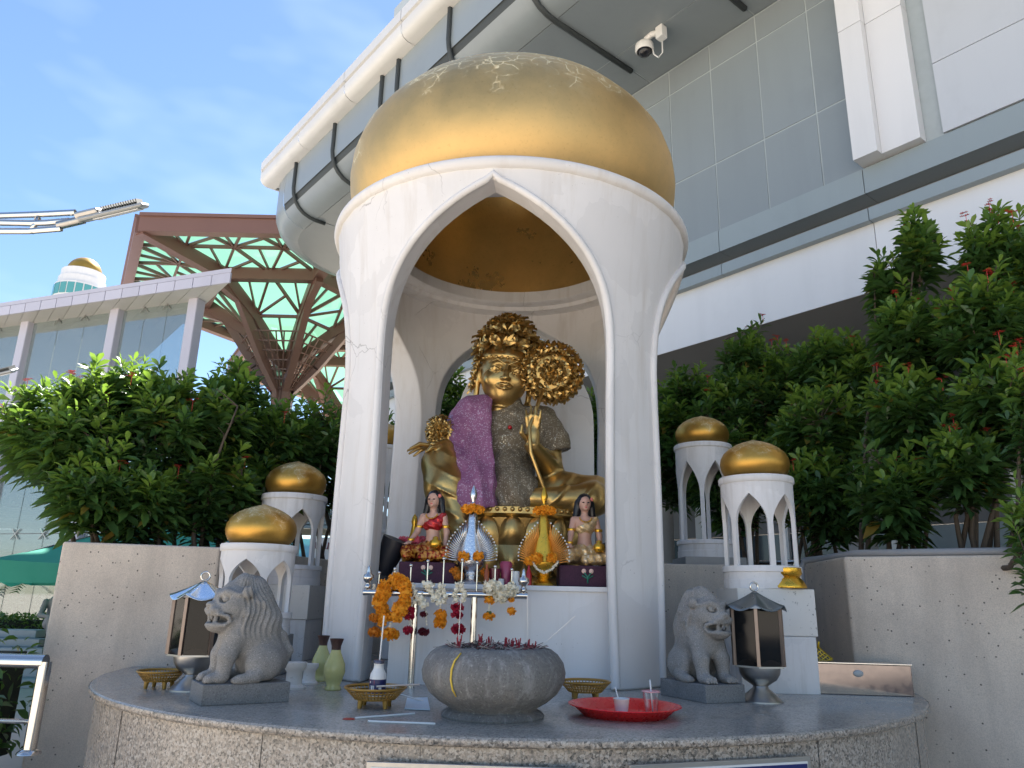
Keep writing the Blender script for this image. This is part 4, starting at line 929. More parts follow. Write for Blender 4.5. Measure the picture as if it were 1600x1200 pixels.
for i in range(420):
    a = rg.random() * 6.28; r_ = .27 * math.sqrt(rg.random()); x, y = r_ * math.cos(a), r_ * math.sin(a); b2 = rg.random() * 6.28; L = rg.uniform(.02, .09); m_.cur = rg.choice((0, 0, 1, 1, 2))
    z = .352 + rg.random() * .02; m_.bar((x, y, z), (x + L * math.cos(b2), y + L * math.sin(b2), z + rg.uniform(-.01, .03)), .003, .003)
m_.cur = 0
stuff(m_.build('burnt_stubs', [simple('burnt_stick', (.05, .04, .035), .9), simple('grey_stick', (.35, .31, .28), .9), simple('faded_red_stick', (.22, .05, .06), .8)], urn))
redj = simple('red_joss_paper', (.30, .015, .03), .7)
m_ = MB(); m_.tube([(0, 0, 0), (0, 0, .075)], .0026, 5); js0 = m_.build('joss_stick', redj)
first = True
for cx, cy, n, hgt in ((-.20, -.10, 7, 1.0), (-.085, -.02, 5, 1.0), (-.03, .10, 6, 1.0), (.06, -.02, 5, 1.0), (.10, .03, 8, .9), (.14, -.08, 7, .95), (.19, .04, 5, .8), (.225, -.05, 5, .8), (-.09, .12, 4, 1.1)):
    for i in range(n):
        o = js0 if first else js0.copy()
        if not first: C.objects.link(o)
        first = False
        o.location = UC + Vector((cx + rg.gauss(0, .008), cy + rg.gauss(0, .008), .34)); o.rotation_euler = (rg.gauss(0, .12), rg.gauss(0, .12), 0); o.scale = (1.3, 1.3, hgt * rg.uniform(.75, 1.25))
        tag(o, 'burnt-down red joss stick stub standing in the stone urn', 'joss stick', 'red joss sticks in the urn')
m_ = MB(); m_.tube([(0, 0, 0), (0, 0, .30)], .0022, 5); wj = simple('white_stick', (.75, .70, .66), .7)
for i, (dx, dy, rx, ry) in enumerate(((-.205, -.06, -.05, .02), (.195, .05, .0, -.03), (.235, -.02, .1, .85))):
    o = m_.build('incense_stick', wj, None, loc=UC + Vector((dx, dy, .35)), rot=(rx, ry, 0)); tag(o, ('thin pale incense stick upright over the red flower garland', 'thin pale incense stick upright beside the white flower garland', 'thin pale incense stick leaning out over the urn rim')[i], 'incense')

# ================================================================== garland rack
RY = 5.86
rk = thing('garland_rack', 'stainless steel rail with ball-tipped pins and finials holding flower garlands', 'rack', (aty(695, 1075, RY).x, RY, PZ)); RO_ = Vector(rk.location)
zb = aty(695, 928, RY).z - PZ; xl, xr = aty(574, 930, RY).x - RO_.x, aty(818, 926, RY).x - RO_.x
m_ = MB(); m_.tube([(xl - .03, 0, zb), (xr + .03, 0, zb)], .026, 14); m_.build('rail', M['steel'], rk, smooth=True, sharp=50)
for px in (646, 739):
    x = aty(px, 1000, RY).x - RO_.x; m_ = MB(); m_.tube([(x, 0, 0), (x, 0, zb - .02)], .026, 14); m_.build('post', M['steel'], rk, smooth=True, sharp=50)
for x in (xl, xr):
    m_ = MB(); m_.lathe([(.001, .02), (.022, .02), (.026, .05), (.018, .055), (.018, .07), (.03, .078), (.042, .10), (.038, .125), (.018, .14), (.02, .15), (.012, .17), (.014, .18), (.001, .20)], 16, (x, 0, zb)); m_.build('finial', M['steel'], rk, smooth=True)
for px, py in zip((593, 617.5, 642.5, 669, 694, 722.6, 746, 774, 800), (895, 889, 883.5, 876.7, 872.8, 875, 879, 885.6, 890)):
    q = aty(px, py, RY) - RO_; m_ = MB(); m_.tube([(q.x, 0, zb + .02), (q.x, 0, q.z)], .0055, 8); m_.ball((q.x, 0, q.z), .014, 10); m_.build('pin', M['steel'], rk, smooth=True, sharp=60)

# ================================================================== flower garlands
MG = simple('marigold', (.80, .30, .01), .75, 0, .25, 60); JW = simple('jasmine_white', (.82, .75, .60), .7, 0, .12, 60); RR = simple('rose_red', (.42, .015, .045), .6, 0, .3, 60); DR = simple('dark_rose', (.12, .01, .02), .6); GN = simple('calyx_green', (.08, .14, .03), .7)
MGd = simple('marigold_deep', (.62, .20, .01), .75, 0, .25, 60)
def puff(mb, c, r, n=70, flat=1.0, sz=.34):
    c = Vector(c); mb.ball(c, r * .8, 8, (1, 1, flat))
    for i in range(n):
        u = rg.uniform(-1, 1); a = rg.uniform(0, 6.283); q = math.sqrt(1 - u * u); v = Vector((q * math.cos(a), q * math.sin(a), u * flat)); nn = v.normalized()
        t1 = nn.orthogonal().normalized(); t1 = Matrix.Rotation(rg.uniform(0, 6.28), 3, nn) @ t1; t2 = nn.cross(t1); s = r * sz * rg.uniform(.7, 1.2); b0 = c + v * r * .72
        mb.add([b0 - t1 * s * .5, b0 + t1 * s * .5, b0 + t1 * s * .6 + nn * s * 1.0 + t2 * s * .35, b0 - t1 * s * .6 + nn * s * 1.0 + t2 * s * .2], [(0, 1, 2, 3)])
def strand(mb, pts, r, step, n=40, sz=.34):
    for i in range(len(pts) - 1):
        a, b2 = Vector(pts[i]), Vector(pts[i + 1]); k = max(1, int((b2 - a).length / step))
        for j in range(k): puff(mb, a.lerp(b2, j / k) + Vector((rg.gauss(0, r * .08), rg.gauss(0, r * .08), 0)), r * rg.uniform(.9, 1.1), n, 1, sz)
def G(px, py, dy=-.035): v = aty(px, py, RY + dy); return v
def garland(label, px, py):
    return thing('flower_garland', label, 'garland', aty(px, py, RY), 0, 'flower garlands on the steel rail')
def gpart(mb, name, mat, t): o = mb.build(name, mat, t); o.matrix_parent_inverse = Matrix.Translation(-Vector(t.location)); return o
t = garland('thick double loop of bright marigolds with two tassels', 612, 915)
m_ = MB(); strand(m_, [G(618, 908), G(603, 915, -.06), G(594, 940, -.05), G(596, 965, -.05), G(606, 974, -.06)], .056, .04, 80); gpart(m_, 'marigold_loop', MG, t)
m_ = MB(); strand(m_, [G(622, 908), G(633, 915, -.08), G(631, 940, -.08), G(620, 962, -.08), G(612, 964, -.08)], .056, .04, 80); gpart(m_, 'marigold_loop', MG, t)
for px, py, r_, fl in ((585, 965, .033, .8), (586, 988, .042, .6), (609, 991, .055, .62)):
    m_ = MB(); puff(m_, G(px, py, -.07), r_ * 1.2, 90, fl); gpart(m_, 'tassel_flower', MG if px > 600 else MGd, t)
m_ = MB(); strand(m_, [G(585, 915, .0), G(583, 950, 0)], .016, .02, 16); strand(m_, [G(610, 974, -.07), G(609, 984, -.07)], .012, .015, 14); gpart(m_, 'jasmine_strand', JW, t)
def thin(label, px, top, low, tass, wide=9, r=.024):
    t = garland(label, px, top); m_ = MB()
    strand(m_, [G(px - wide * .3, top), G(px - wide, (top + low) / 2), G(px - wide * .3, low)], r, r * 1.5, 16, .5); strand(m_, [G(px + wide * .3, top), G(px + wide, (top + low) / 2), G(px + wide * .3, low)], r, r * 1.5, 16, .5); gpart(m_, 'jasmine_loop', JW, t)
    for qx, qy, r_, fl, mt in tass: m_ = MB(); puff(m_, G(qx, qy), r_ * 1.15, 70, fl, .6 if mt in (RR, DR) else .36); gpart(m_, 'tassel_flower', mt, t)
    ys = [q[1] for q in tass]; m_ = MB(); strand(m_, [G(px - 1, low), G(px - 1, max(ys) - 6)], .010, .02, 12, .5); gpart(m_, 'jasmine_string', JW, t)
thin('slim jasmine garland with crimson roses beside the marigold loop', 642, 917, 948, ((640, 953, .028, .6, RR), (639, 963, .026, .6, RR), (637, 985, .024, .8, RR)))
thin('thick white jasmine garland ending in dark red petals', 667, 914, 956, ((662, 960, .02, .7, DR), (661, 987, .03, .5, DR)), 10, .034)
thin('slim jasmine garland ending in a double marigold ball', 689, 916, 948, ((688, 961, .042, .75, MG), (687, 973, .045, .7, MG)), 6)
thin('slim jasmine garland ending in bright red roses', 718, 914, 944, ((714, 949, .032, .6, RR), (714, 961, .03, .5, RR), (716, 983, .036, .5, RR)), 8)
t = garland('bunched white jasmine garland with small marigold tips by the rail end', 783, 920)
m_ = MB(); strand(m_, [G(766, 917), G(776, 920), G(786, 930), G(796, 924), G(806, 918)], .052, .024, 60, .4); strand(m_, [G(778, 935), G(792, 937)], .032, .02, 40, .4); gpart(m_, 'jasmine_bunch', JW, t)
for px, py, r_, fl in ((765, 938, .034, .6), (764, 963, .037, .5), (798, 937, .022, .7), (799, 955, .028, .8)):
    m_ = MB(); puff(m_, G(px, py), r_ * 1.25, 70, fl); gpart(m_, 'tassel_flower', MG, t)
m_ = MB(); strand(m_, [G(765, 945), G(764, 957)], .009, .016, 12, .5); gpart(m_, 'jasmine_string', JW, t)
m_ = MB()
for px, py in ((762, 958), (766, 958), (765, 934)): m_.ball(G(px, py), .012, 8, (1, 1, 1.4))
gpart(m_, 'calyx', GN, t)

# ================================================================== bai sri offerings and other things on the pedestal
def baisri(px, label, met, wing, loc_y=6.28):
    p = aty(px, 914, loc_y); t = thing('banana_leaf_offering', label, 'offering', (p.x, loc_y, PT)); 
    m_ = MB(); m_.lathe([(.001, 0), (.085, 0), (.09, .02), (.06, .04), (.05, .055), (.06, .065), (.075, .075), (.055, .085), (.07, .11), (.105, .15), (.11, .185), (.10, .19), (.001, .185)], 28, wob=lambda a: 1 + .02 * math.cos(12 * a)); m_.build('footed_bowl', met, t, smooth=True, sharp=45)
    m_ = MB(); m_.lathe([(.10, .18), (.085, .28), (.062, .40), (.045, .50), (.03, .58), (.022, .63), (.030, .64), (.012, .66), (.012, .67), (.026, .70), (.03, .73), (.02, .765), (.006, .80), (.001, .81)], 20, wob=lambda a: 1 + .05 * math.cos(5 * a)); m_.build('cone', met, t, smooth=True, sharp=60)
    for s_ in (-1, 1):
        for yo, sc in ((-.03, 1), (.04, .9)):
            m_ = MB()
            for i in range(0, 17):
                a = R(18 + i * 7.2); base = Vector((s_ * .045, yo, .20 + .008 * i)); tip = base + Vector((s_ * math.cos(a) * (.17 + .0 * i) * sc, -.02, math.sin(a) * .165 * sc + .02))
                tip.x = s_ * (.05 + .155 * sc * math.cos(R(-10 + i * 6.2))); tip.z = .20 + .30 * sc * (i / 16) ** .9
                m_.tube([base, base.lerp(tip, .6) + Vector((0, -.012, -.012)), tip], [.006, .005, .0035], 6)
            m_.build('fan_wing', wing, t, smooth=True)
        m_ = MB()
        for i in range(13): m_.ball((s_ * (.05 + .157 * math.cos(R(-10 + i * 8.2))), -.055, .20 + .30 * (i / 12) ** .9), .008, 6)
        m_.build('bead_edge', M['pearl'], t, smooth=True)
    for x, y, z, r_ in ((-.055, -.06, .60, .042), (0, -.075, .605, .045), (.055, -.06, .60, .042), (0, .05, .60, .042), (-.06, -.11, .215, .048), (.06, -.11, .22, .045)):
        m_ = MB(); puff(m_, (x, y, z), r_, 80, .9); m_.build('marigold', MG, t)
    return t
M['pearl'] = simple('pearl_bead', (.8, .78, .72), .3)
t = baisri(735, 'silver foil cone offering with fanned wings and marigolds', M['silver'], M['silver'])
for x, y, z in ((-.13, -.03, .10), (-.09, -.1, .06), (.12, -.04, .10)):
    m_ = MB(); puff(m_, (x, y, z), .042, 60, .8); m_.build('marigold', MGd, t)
t = baisri(849, 'bright gold cone offering with fanned wings and marigolds', M['gold_leaf'], simple('orange_gold_leaf', (.75, .30, .05), .4, .4))
m_ = MB(); puff(m_, (-.12, -.09, .19), .045, 70, .8); m_.build('marigold', MG, t)
m_ = MB(); strand(m_, [(-.10, -.1, .2), (-.06, -.13, .13), (0, -.14, .10), (.06, -.13, .13), (.12, -.09, .2)], .011, .016, 14, .5); m_.build('jasmine_string', JW, t)
p = aty(642, 900, 6.62); t = thing('banana_leaf_offering', 'small gold cone offering with pink flowers behind the lady in red', 'offering', (p.x, 6.66, PT))
m_ = MB(); m_.lathe([(.001, 0), (.09, 0), (.06, .06), (.09, .16), (.10, .28), (.07, .33), (.035, .42), (.02, .5), (.028, .53), (.02, .57), (.001, .6)], 20); m_.build('cone', M['gold_leaf'], t, smooth=True)
m_ = MB()
for i in range(9): a = i * .7; puff(m_, (.085 * math.cos(a), .085 * math.sin(a), .36), .042, 40, .7, .6)
m_.build('pink_flowers', simple('pink_petal', (.85, .16, .22), .6), t)
for px, s_, lab in ((607, 1, 'black tube floodlight leaning by the column next to the lady in red'), (956, -1, 'black tube floodlight leaning by the column next to the lady in gold')):
    p = aty(px, 872, 6.5); t = thing('floodlight', lab, 'floodlight', (p.x, 6.5, PT)); m_ = MB(); mt = M.setdefault('blackmat', simple('matt_black', (.012, .013, .02), .45))
    a = Vector((-s_ * .05, 0, .08)); b2 = Vector((s_ * .06, -.04, .36)); m_.tube([a, a.lerp(b2, .5), b2], [.075, .10, .115], 24); m_.build('housing', mt, t, smooth=True, sharp=50)
    m_ = MB(); m_.box((-s_ * .05, 0, .04), (.10, .12, .08)); m_.build('foot', mt, t, bevel=.005)
items = [(760, 'small amber glass bottle between the offerings', 'bottle', (.35, .08, .02), [(.001, 0), (.022, 0), (.022, .10), (.01, .125), (.01, .16), (.001, .16)]), (772, 'dark red incense packet cup between the offerings', 'cup', (.12, .015, .03), [(.001, 0), (.04, 0), (.05, .13), (.048, .13), (.001, .1)]),
         (790, 'tall pink wrapped bouquet cup between the offerings', 'cup', (.35, .06, .12), [(.001, 0), (.03, 0), (.055, .17), (.04, .19), (.001, .19)]), (806, 'clear glass tumbler between the offerings', 'cup', (.6, .62, .62), [(.001, 0), (.026, 0), (.03, .11), (.028, .11), (.001, .02)]), (818, 'white porcelain cup beside the gold cone', 'cup', (.75, .74, .72), [(.001, 0), (.02, 0), (.035, .06), (.033, .06), (.001, .02)]),
         (700, 'small brass bell cup beside the silver cone', 'cup', (.6, .4, .1), [(.001, 0), (.03, 0), (.026, .05), (.034, .085), (.001, .08)]), (826, 'red soda bottle beside the gold cone', 'bottle', (.4, .01, .015), [(.001, 0), (.024, 0), (.024, .09), (.011, .13), (.011, .17), (.001, .17)]), (782, 'short silver candle tin between the offerings', 'tin', (.6, .6, .6), [(.001, 0), (.03, 0), (.03, .05), (.001, .05)])]
for i, (px, lab, cat, col, prf) in enumerate(items):
    p = aty(px, 912, 6.2 + .05 * (i % 3)); m_ = MB(); m_.lathe(prf, 16); o = m_.build(cat, simple('item_%d' % i, col, .25), None, smooth=True, sharp=50, loc=(p.x, 6.2 + .05 * (i % 3), PT)); tag(o, lab, cat)

# ================================================================== things on the platform
def basket(px, py, r, label, feet=True, yaw=0):
    p = atz(px, py, PZ); t = thing('offering_basket', label, 'basket', p, yaw, 'gold plastic offering baskets'); z0 = .045
    gp = M.setdefault('basketgold', simple('gold_plastic', (.42, .23, .045), .32, .35, .12, 20))
    m_ = MB(); m_.lathe([(r * .98, z0 + .058), (r * 1.02, z0 + .066), (r * .99, z0 + .072), (r * .95, z0 + .066), (r * .94, z0 + .055), (r * .98, z0 + .058)], 40); m_.build('rim', gp, t, smooth=True)
    m_ = MB(); m_.lathe([(.001, z0), (r * .66, z0), (r * .68, z0 + .006), (r * .66, z0 + .012), (.001, z0 + .008)], 32); m_.build('bottom', gp, t, smooth=True, sharp=40)
    m_ = MB()
    for i in range(44):
        a = 2 * math.pi * i / 44; m_.bar((r * .67 * math.cos(a), r * .67 * math.sin(a), z0 + .006), (r * .96 * math.cos(a), r * .96 * math.sin(a), z0 + .06), .0065, .004)
    for f_ in (.33, .66): m_.lathe([(r * (.67 + .29 * f_) - .001, z0 + .054 * f_ + .003), (r * (.67 + .29 * f_) + .003, z0 + .054 * f_ + .006), (r * (.67 + .29 * f_) - .001, z0 + .054 * f_ + .011)], 40)
    m_.build('lattice_side', gp, t)
    for i in range(4):
        a = R(45 + 90 * i); m_ = MB(); m_.tube([(r * .58 * math.cos(a), r * .58 * math.sin(a), 0), (r * .55 * math.cos(a), r * .55 * math.sin(a), z0)], [.012, .018], 8); m_.build('foot', gp, t, smooth=True, sharp=50)
    return p
basket(248, 1075, .155, 'empty gold lattice basket beside the lantern with the sky-tinted roof'); bp = basket(585, 1105, .185, 'gold lattice basket holding a milk bottle'); basket(914, 1092, .175, 'gold lattice basket behind the red tray')
t = thing('milk_bottle', 'small white milk bottle with a navy label standing in the gold basket', 'bottle', bp + Vector((.01, 0, .056))); t.scale = (1.3, 1.3, 1.3)
m_ = MB(); m_.lathe([(.001, 0), (.035, 0), (.038, .006), (.038, .085), (.036, .10), (.024, .122), (.022, .14), (.026, .145), (.001, .145)], 24); m_.build('bottle_body', M['wplastic'], t, smooth=True, sharp=50)
m_ = MB(); m_.lathe([(.0386, .01), (.0386, .078)], 24); m_.build('label_band', simple('navy_print', (.012, .018, .10), .4), t, smooth=True)
m_ = MB(); m_.lathe([(.026, .145), (.026, .157), (.024, .16), (.001, .16)], 20); m_.build('cap', simple('dark_foil_cap', (.10, .10, .14), .3, .5), t, smooth=True, sharp=50)
def on_cyl(a0, a1, z0, z1, r_=.0390): return [(r_ * math.sin(a), -r_ * math.cos(a), z) for a, z in ((a0, z0), (a1, z0), (a1, z1), (a0, z1))]
m_ = MB(); m_.add(on_cyl(-1.0, -.25, .058, .075), [(0, 1, 2, 3)]); m_.build('label_red_mark', simple('red_print', (.6, .03, .03), .4), t)
m_ = MB()
for a0, z0, w, h in ((-.9, .030, .10, .022), (-.68, .03, .26, .022), (-.35, .036, .1, .016), (-.8, .014, .3, .010), (.28, .032, .36, .022), (.42, .02, .08, .01), (-.95, .062, .18, .008)): m_.add(on_cyl(a0, a0 + w, z0, z0 + h, .0393), [(0, 1, 2, 3)])
m_.build('label_white_mark', M['wplastic'], t)
m_ = MB(); m_.tube([bp + Vector((.012, .0, .24)), bp + Vector((.02, .01, .52))], .0045, 8); tag(m_.build('drinking_straw', M['wplastic'], None, smooth=True, sharp=50), 'long white straw standing in the milk bottle', 'straw')
for i, (a, b2) in enumerate((((638, 1082, PZ + .11), (560, 1087, PZ + .1)), )):
    pass
wood = simple('pale_wood_stick', (.72, .62, .56), .6)
for lab, a, b2 in (('pale candle stick lying across the gold basket rim', bp + Vector((.02, -.1, .125)), bp + Vector((.26, .02, .13))), ('white candle lying on the granite in front of the basket', atz(555, 1122, PZ + .006), atz(648, 1115, PZ + .006)), ('long white candle lying on the granite beside the urn foot', atz(575, 1127, PZ + .006), atz(680, 1131, PZ + .006)), ('thin stick lying behind the basket towards the urn', atz(618, 1083, PZ + .05), atz(662, 1096, PZ + .005))):
    m_ = MB(); m_.tube([a, b2], .0055, 8); tag(m_.build('candle_stick', wood if 'pale' in lab else M['wplastic'], None, smooth=True, sharp=50), lab, 'candle')
m_ = MB(); m_.slab([atz(632, 1108, PZ + .004), atz(672, 1110, PZ + .004), atz(668, 1090, PZ + .004), atz(636, 1091, PZ + .004)], (0, 0, .003)); tag(m_.build('paper_sheet', simple('pale_blue_paper', (.62, .72, .8), .5)), 'pale blue plastic sheet lying behind the urn', 'sheet')
m_ = MB(); m_.lathe([(.001, .006), (.03, .004), (.034, .002)], 14, atz(545, 1124, PZ)); tag(m_.build('wax_blob', simple('red_wax', (.5, .04, .02), .5), None, smooth=True), 'small red wax spot on the granite near the basket', 'wax')
# red tray with cups
tp_ = atz(976, 1118, PZ); t = thing('red_tray', 'shallow round bright red plastic tray on the platform edge', 'tray', tp_)
m_ = MB(); m_.lathe([(.001, .004), (.215, .004), (.235, .01), (.285, .052), (.325, .062), (.328, .058), (.292, .044), (.24, .0), (.001, .0)], 64); m_.build('dish', simple('red_plastic', (.80, .018, .022), .28), t, smooth=True, sharp=50)
t = thing('foam_cup', 'small white foam cup with a straw on the red tray', 'cup', tp_ + Vector((-.02, -.02, .005)))
m_ = MB(); m_.lathe([(.001, .0), (.034, 0), (.046, .085), (.049, .088), (.046, .09), (.043, .085), (.032, .01), (.001, .01)], 24); m_.build('cup', M['wplastic'], t, smooth=True, sharp=50)
m_ = MB(); m_.tube([(.0, 0, .02), (-.035, 0, .15)], .004, 8); m_.build('straw', M['wplastic'], t, smooth=True)
def _clear():
    q = NT('clear_plastic'); tr = q.n.new('ShaderNodeBsdfTransparent'); gl = q.n.new('ShaderNodeBsdfGlossy'); gl.inputs['Roughness'].default_value = .08; lw = q.n.new('ShaderNodeLayerWeight'); lw.inputs[0].default_value = .35; mxs = q.n.new('ShaderNodeMixShader')
    q.link(lw.outputs['Facing'], mxs.inputs[0]); q.link(tr.outputs[0], mxs.inputs[1]); q.link(gl.outputs[0], mxs.inputs[2]); q.link(mxs.outputs[0], q.out.inputs[0]); return q.m
M['clear'] = _clear()
t = thing('plastic_cup', 'clear plastic cup with a pinkish rim and straw on the red tray', 'cup', tp_ + Vector((.16, .02, .006)))
m_ = MB(); m_.lathe([(.001, .0), (.034, 0), (.05, .125), (.048, .125), (.033, .004), (.001, .004)], 24); m_.build('cup', M['clear'], t, smooth=True, sharp=50)
m_ = MB(); m_.lathe([(.05, .122), (.055, .125), (.05, .13)], 24); m_.build('rim', simple('pink_rim', (.75, .4, .45), .3), t, smooth=True)
m_ = MB(); m_.tube([(.008, 0, .01), (-.004, 0, .19)], .0045, 8); m_.build('straw', M['wplastic'], t, smooth=True)
# celadon vases and little pottery stands
cel = NT('celadon_glaze'); nn = cel.noise(14, 4); cel.set(cel.mix(nn, (.48, .46, .17), (.58, .55, .24)), .18); brown = simple('brown_neck', (.06, .025, .02), .4, 0, .5, 40, .5, 60)
for px, py, k, lab in ((520, 1078, 1.0, 'pale green vase with brown neck standing in front of its twin'), (500, 1064, .98, 'pale green vase with brown neck standing half behind its twin')):
    t = thing('celadon_vase', lab, 'vase', atz(px, py, PZ), 0, 'pale green vases'); t.scale = (k, k, k)
    m_ = MB(); m_.lathe([(.001, 0), (.055, 0), (.058, .01), (.045, .03), (.06, .07), (.075, .12), (.07, .17), (.05, .215), (.035, .25), (.033, .265)], 36, wob=lambda a: 1 + .018 * math.cos(16 * a)); m_.build('vase_body', cel.m, t, smooth=True)
    m_ = MB(); m_.lathe([(.033, .265), (.034, .29), (.048, .335), (.05, .34), (.044, .34), (.03, .29), (.028, .26)], 28); m_.build('neck', brown, t, smooth=True, sharp=50)
for px, py, k, lab in ((458, 1076, 1.0, 'grimy white ceramic stand tucked behind the profile lion'), (482, 1068, .8, 'low grimy ceramic stand beside the green vases')):
    t = thing('ceramic_stand', lab, 'stand', atz(px, py, PZ), R(10)); t.scale = (k, k, k)
    m_ = MB(); m_.lathe([(.001, 0), (.085, 0), (.085, .012), (.06, .03), (.055, .06), (.055, .11), (.07, .13), (.08, .15), (.08, .175), (.001, .175)], 24); m_.build('stand_body', M['marble'], t, smooth=True, sharp=40)
# steel donation box, yellow basket, gold tray stand, conduit
q0, q1 = atz(1273, 1084, PZ), atz(1429, 1089, PZ); ang = math.atan2(q1.y - q0.y, q1.x - q0.x); L = (q1 - q0).length
t = thing('steel_box', 'long polished steel donation box with an oval plate against the planter', 'box', q0, ang)
hb = aty(1272, 1036, q0.y).z - PZ
m_ = MB(); m_.box((L / 2, .10, hb / 2), (L, .20, hb)); m_.build('box_body', simple('mirror_steel', (.20, .18, .185), .10, 1, .04), t, bevel=.004)
m_ = MB(); m_.box((L / 2, .10, hb + .006), (L + .014, .214, .01)); m_.build('lid', M['steel'], t, bevel=.002)
m_ = MB(); m_.lathe([(.001, .004), (.036, .004), (.038, .0)], 24, (L * .46, -.002, hb * .70), M=Matrix(((1, 0, 0), (0, 0, -1), (0, .68, 0)))); m_.build('oval_plate', simple('grey_plate', (.4, .42, .43), .4), t, smooth=True)
t = thing('yellow_basket', 'bright yellow plastic lattice basket tipped up behind the steel box', 'basket', q0 + Vector((.18, .33, hb + .02)), R(25)); t.rotation_euler = (R(48), R(-28), R(20))
yp = simple('yellow_plastic', (.80, .55, .03), .4)
m_ = MB()
for i in range(7): m_.box((-.075 + .025 * i, 0, 0), (.006, .13, .004))
for i in range(5): m_.box((0, -.06 + .03 * i, .0005), (.16, .006, .004))
m_.build('lattice', yp, t)
m_ = MB(); m_.tube([(-.085, -.07, 0), (.085, -.07, 0), (.085, .07, 0), (-.085, .07, 0), (-.085, -.07, 0)], .007, 6); m_.build('rim', yp, t, smooth=True)
for x, y in ((-.07, .06), (.07, .06)): m_ = MB(); m_.tube([(x, y, 0), (x, y + .01, .07)], .008, 6); m_.build('leg', yp, t, smooth=True)
p = aty(1237, 919, 6.03); t = thing('gold_tray_stand', 'pair of shiny gold footed trays stacked on the marble block', 'tray stand', (p.x, 6.10, aty(1237, 919, 6.03).z)); t.scale = (1.3, 1.3, 1.1)
m_ = MB(); m_.lathe([(.001, 0), (.105, 0), (.108, .012), (.09, .05), (.07, .075), (.075, .085), (.085, .10), (.082, .14), (.06, .145), (.001, .14)], 20, wob=lambda a: 1 + .03 * math.cos(10 * a)); m_.build('tray', M['gold_leaf'], t, smooth=True, sharp=40)
m_ = MB(); m_.tube([Vector((5.2, 5.16, PTOP + .03)), Vector((4.05, 5.80, PTOP + .03)), Vector((2.98, 6.52, PTOP + .03)), Vector((3.0, 7.3, PTOP + .03)), Vector((2.90, 7.5, PTOP + .02)), Vector((2.86, 7.5, PTOP - .08)), Vector((2.86, 7.42, 1.55)), Vector((2.84, 7.3, 1.02))], .03, 10); tag(m_.build('conduit_pipe', simple('grey_conduit', (.3, .3, .31), .5), None, smooth=True), 'grey conduit pipe running along the planter top and down its side', 'pipe')
# signs hung on the platform front
def sign(px0, px1, py0, py1, label, col, marks):
    def onp(px, z):
        d = sight(px, 1190); a = math.atan2(d.x - 0, 1)
        lo, hi = 2.0, 6.0
        for _ in range(40):
            k = (lo + hi) / 2; x, y = d.x / d.y * k, k
            if (x - QC.x) ** 2 + (y - QC.y) ** 2 > (PR + .02) ** 2: lo = k
            else: hi = k
        return Vector((x, y, z))
    a, b2 = onp(px0, .885), onp(px1, .885); a.z = aty(px0, py0, a.y).z; b2.z = aty(px1, py1, b2.y).z; zt = (a.z + b2.z) / 2
    c = (a + b2) / 2; ang = math.atan2(b2.y - a.y, b2.x - a.x); W = Vector((b2.x - a.x, b2.y - a.y)).length; Hh = .42
    t = thing('sign_board', label, 'sign', (c.x, c.y - .01, zt - Hh), ang)
    m_ = MB(); m_.box((0, 0, Hh / 2), (W, .016, Hh)); m_.build('frame', M['steel_dull'], t, bevel=.003)
    m_ = MB(); m_.box((0, -.009, Hh / 2 - .005), (W - .045, .006, Hh - .035)); m_.build('white_border', M['wplastic'], t)
    m_ = MB(); m_.box((0, -.013, Hh / 2 - .008), (W - .055, .004, Hh - .050)); m_.build('face', simple('sign_blue', (.008, .016, .13), .35), t)
    if marks:
        m_ = MB()
        for x, w in marks:
            m_.tube([(x, -.0165, Hh - .062), (x + w * .3, -.0165, Hh - .050), (x + w, -.0165, Hh - .056), (x + w * 1.1, -.0165, Hh - .085)], .005, 6)
        m_.build('lettering', M['wplastic'], t)
sign(574, 906, 1193, 1195, 'steel framed notice board with white border low on the platform front', None, None)
sign(982, 1264, 1196, 1179, 'blue notice board with white lettering low on the platform front', None, ((.02, .03), (.14, .035)))
# ================================================================== brown tree-column canopies with mint glass
def _mint():
    t = NT('mint_glass'); tl = t.n.new('ShaderNodeBsdfTranslucent'); n = t.noise(.25, 2); c = t.mix(n, (.085, .215, .145), (.13, .26, .17)); t.link(c, tl.inputs[0])
    tr = t.n.new('ShaderNodeBsdfTransparent'); tr.inputs[0].default_value = (.30, .75, .55, 1); m1 = t.n.new('ShaderNodeMixShader'); m1.inputs[0].default_value = .15
    t.link(tl.outputs[0], m1.inputs[1]); t.link(tr.outputs[0], m1.inputs[2]); gl = t.n.new('ShaderNodeBsdfGlossy'); gl.inputs['Roughness'].default_value = .05; m2 = t.n.new('ShaderNodeMixShader'); m2.inputs[0].default_value = .06
    t.link(m1.outputs[0], m2.inputs[1]); t.link(gl.outputs[0], m2.inputs[2]); t.link(m2.outputs[0], t.out.inputs[0]); return t.m
M['mint'] = _mint(); M['brown'] = simple('brown_cladding', (.20, .105, .08), .45, 0, .1, .6)
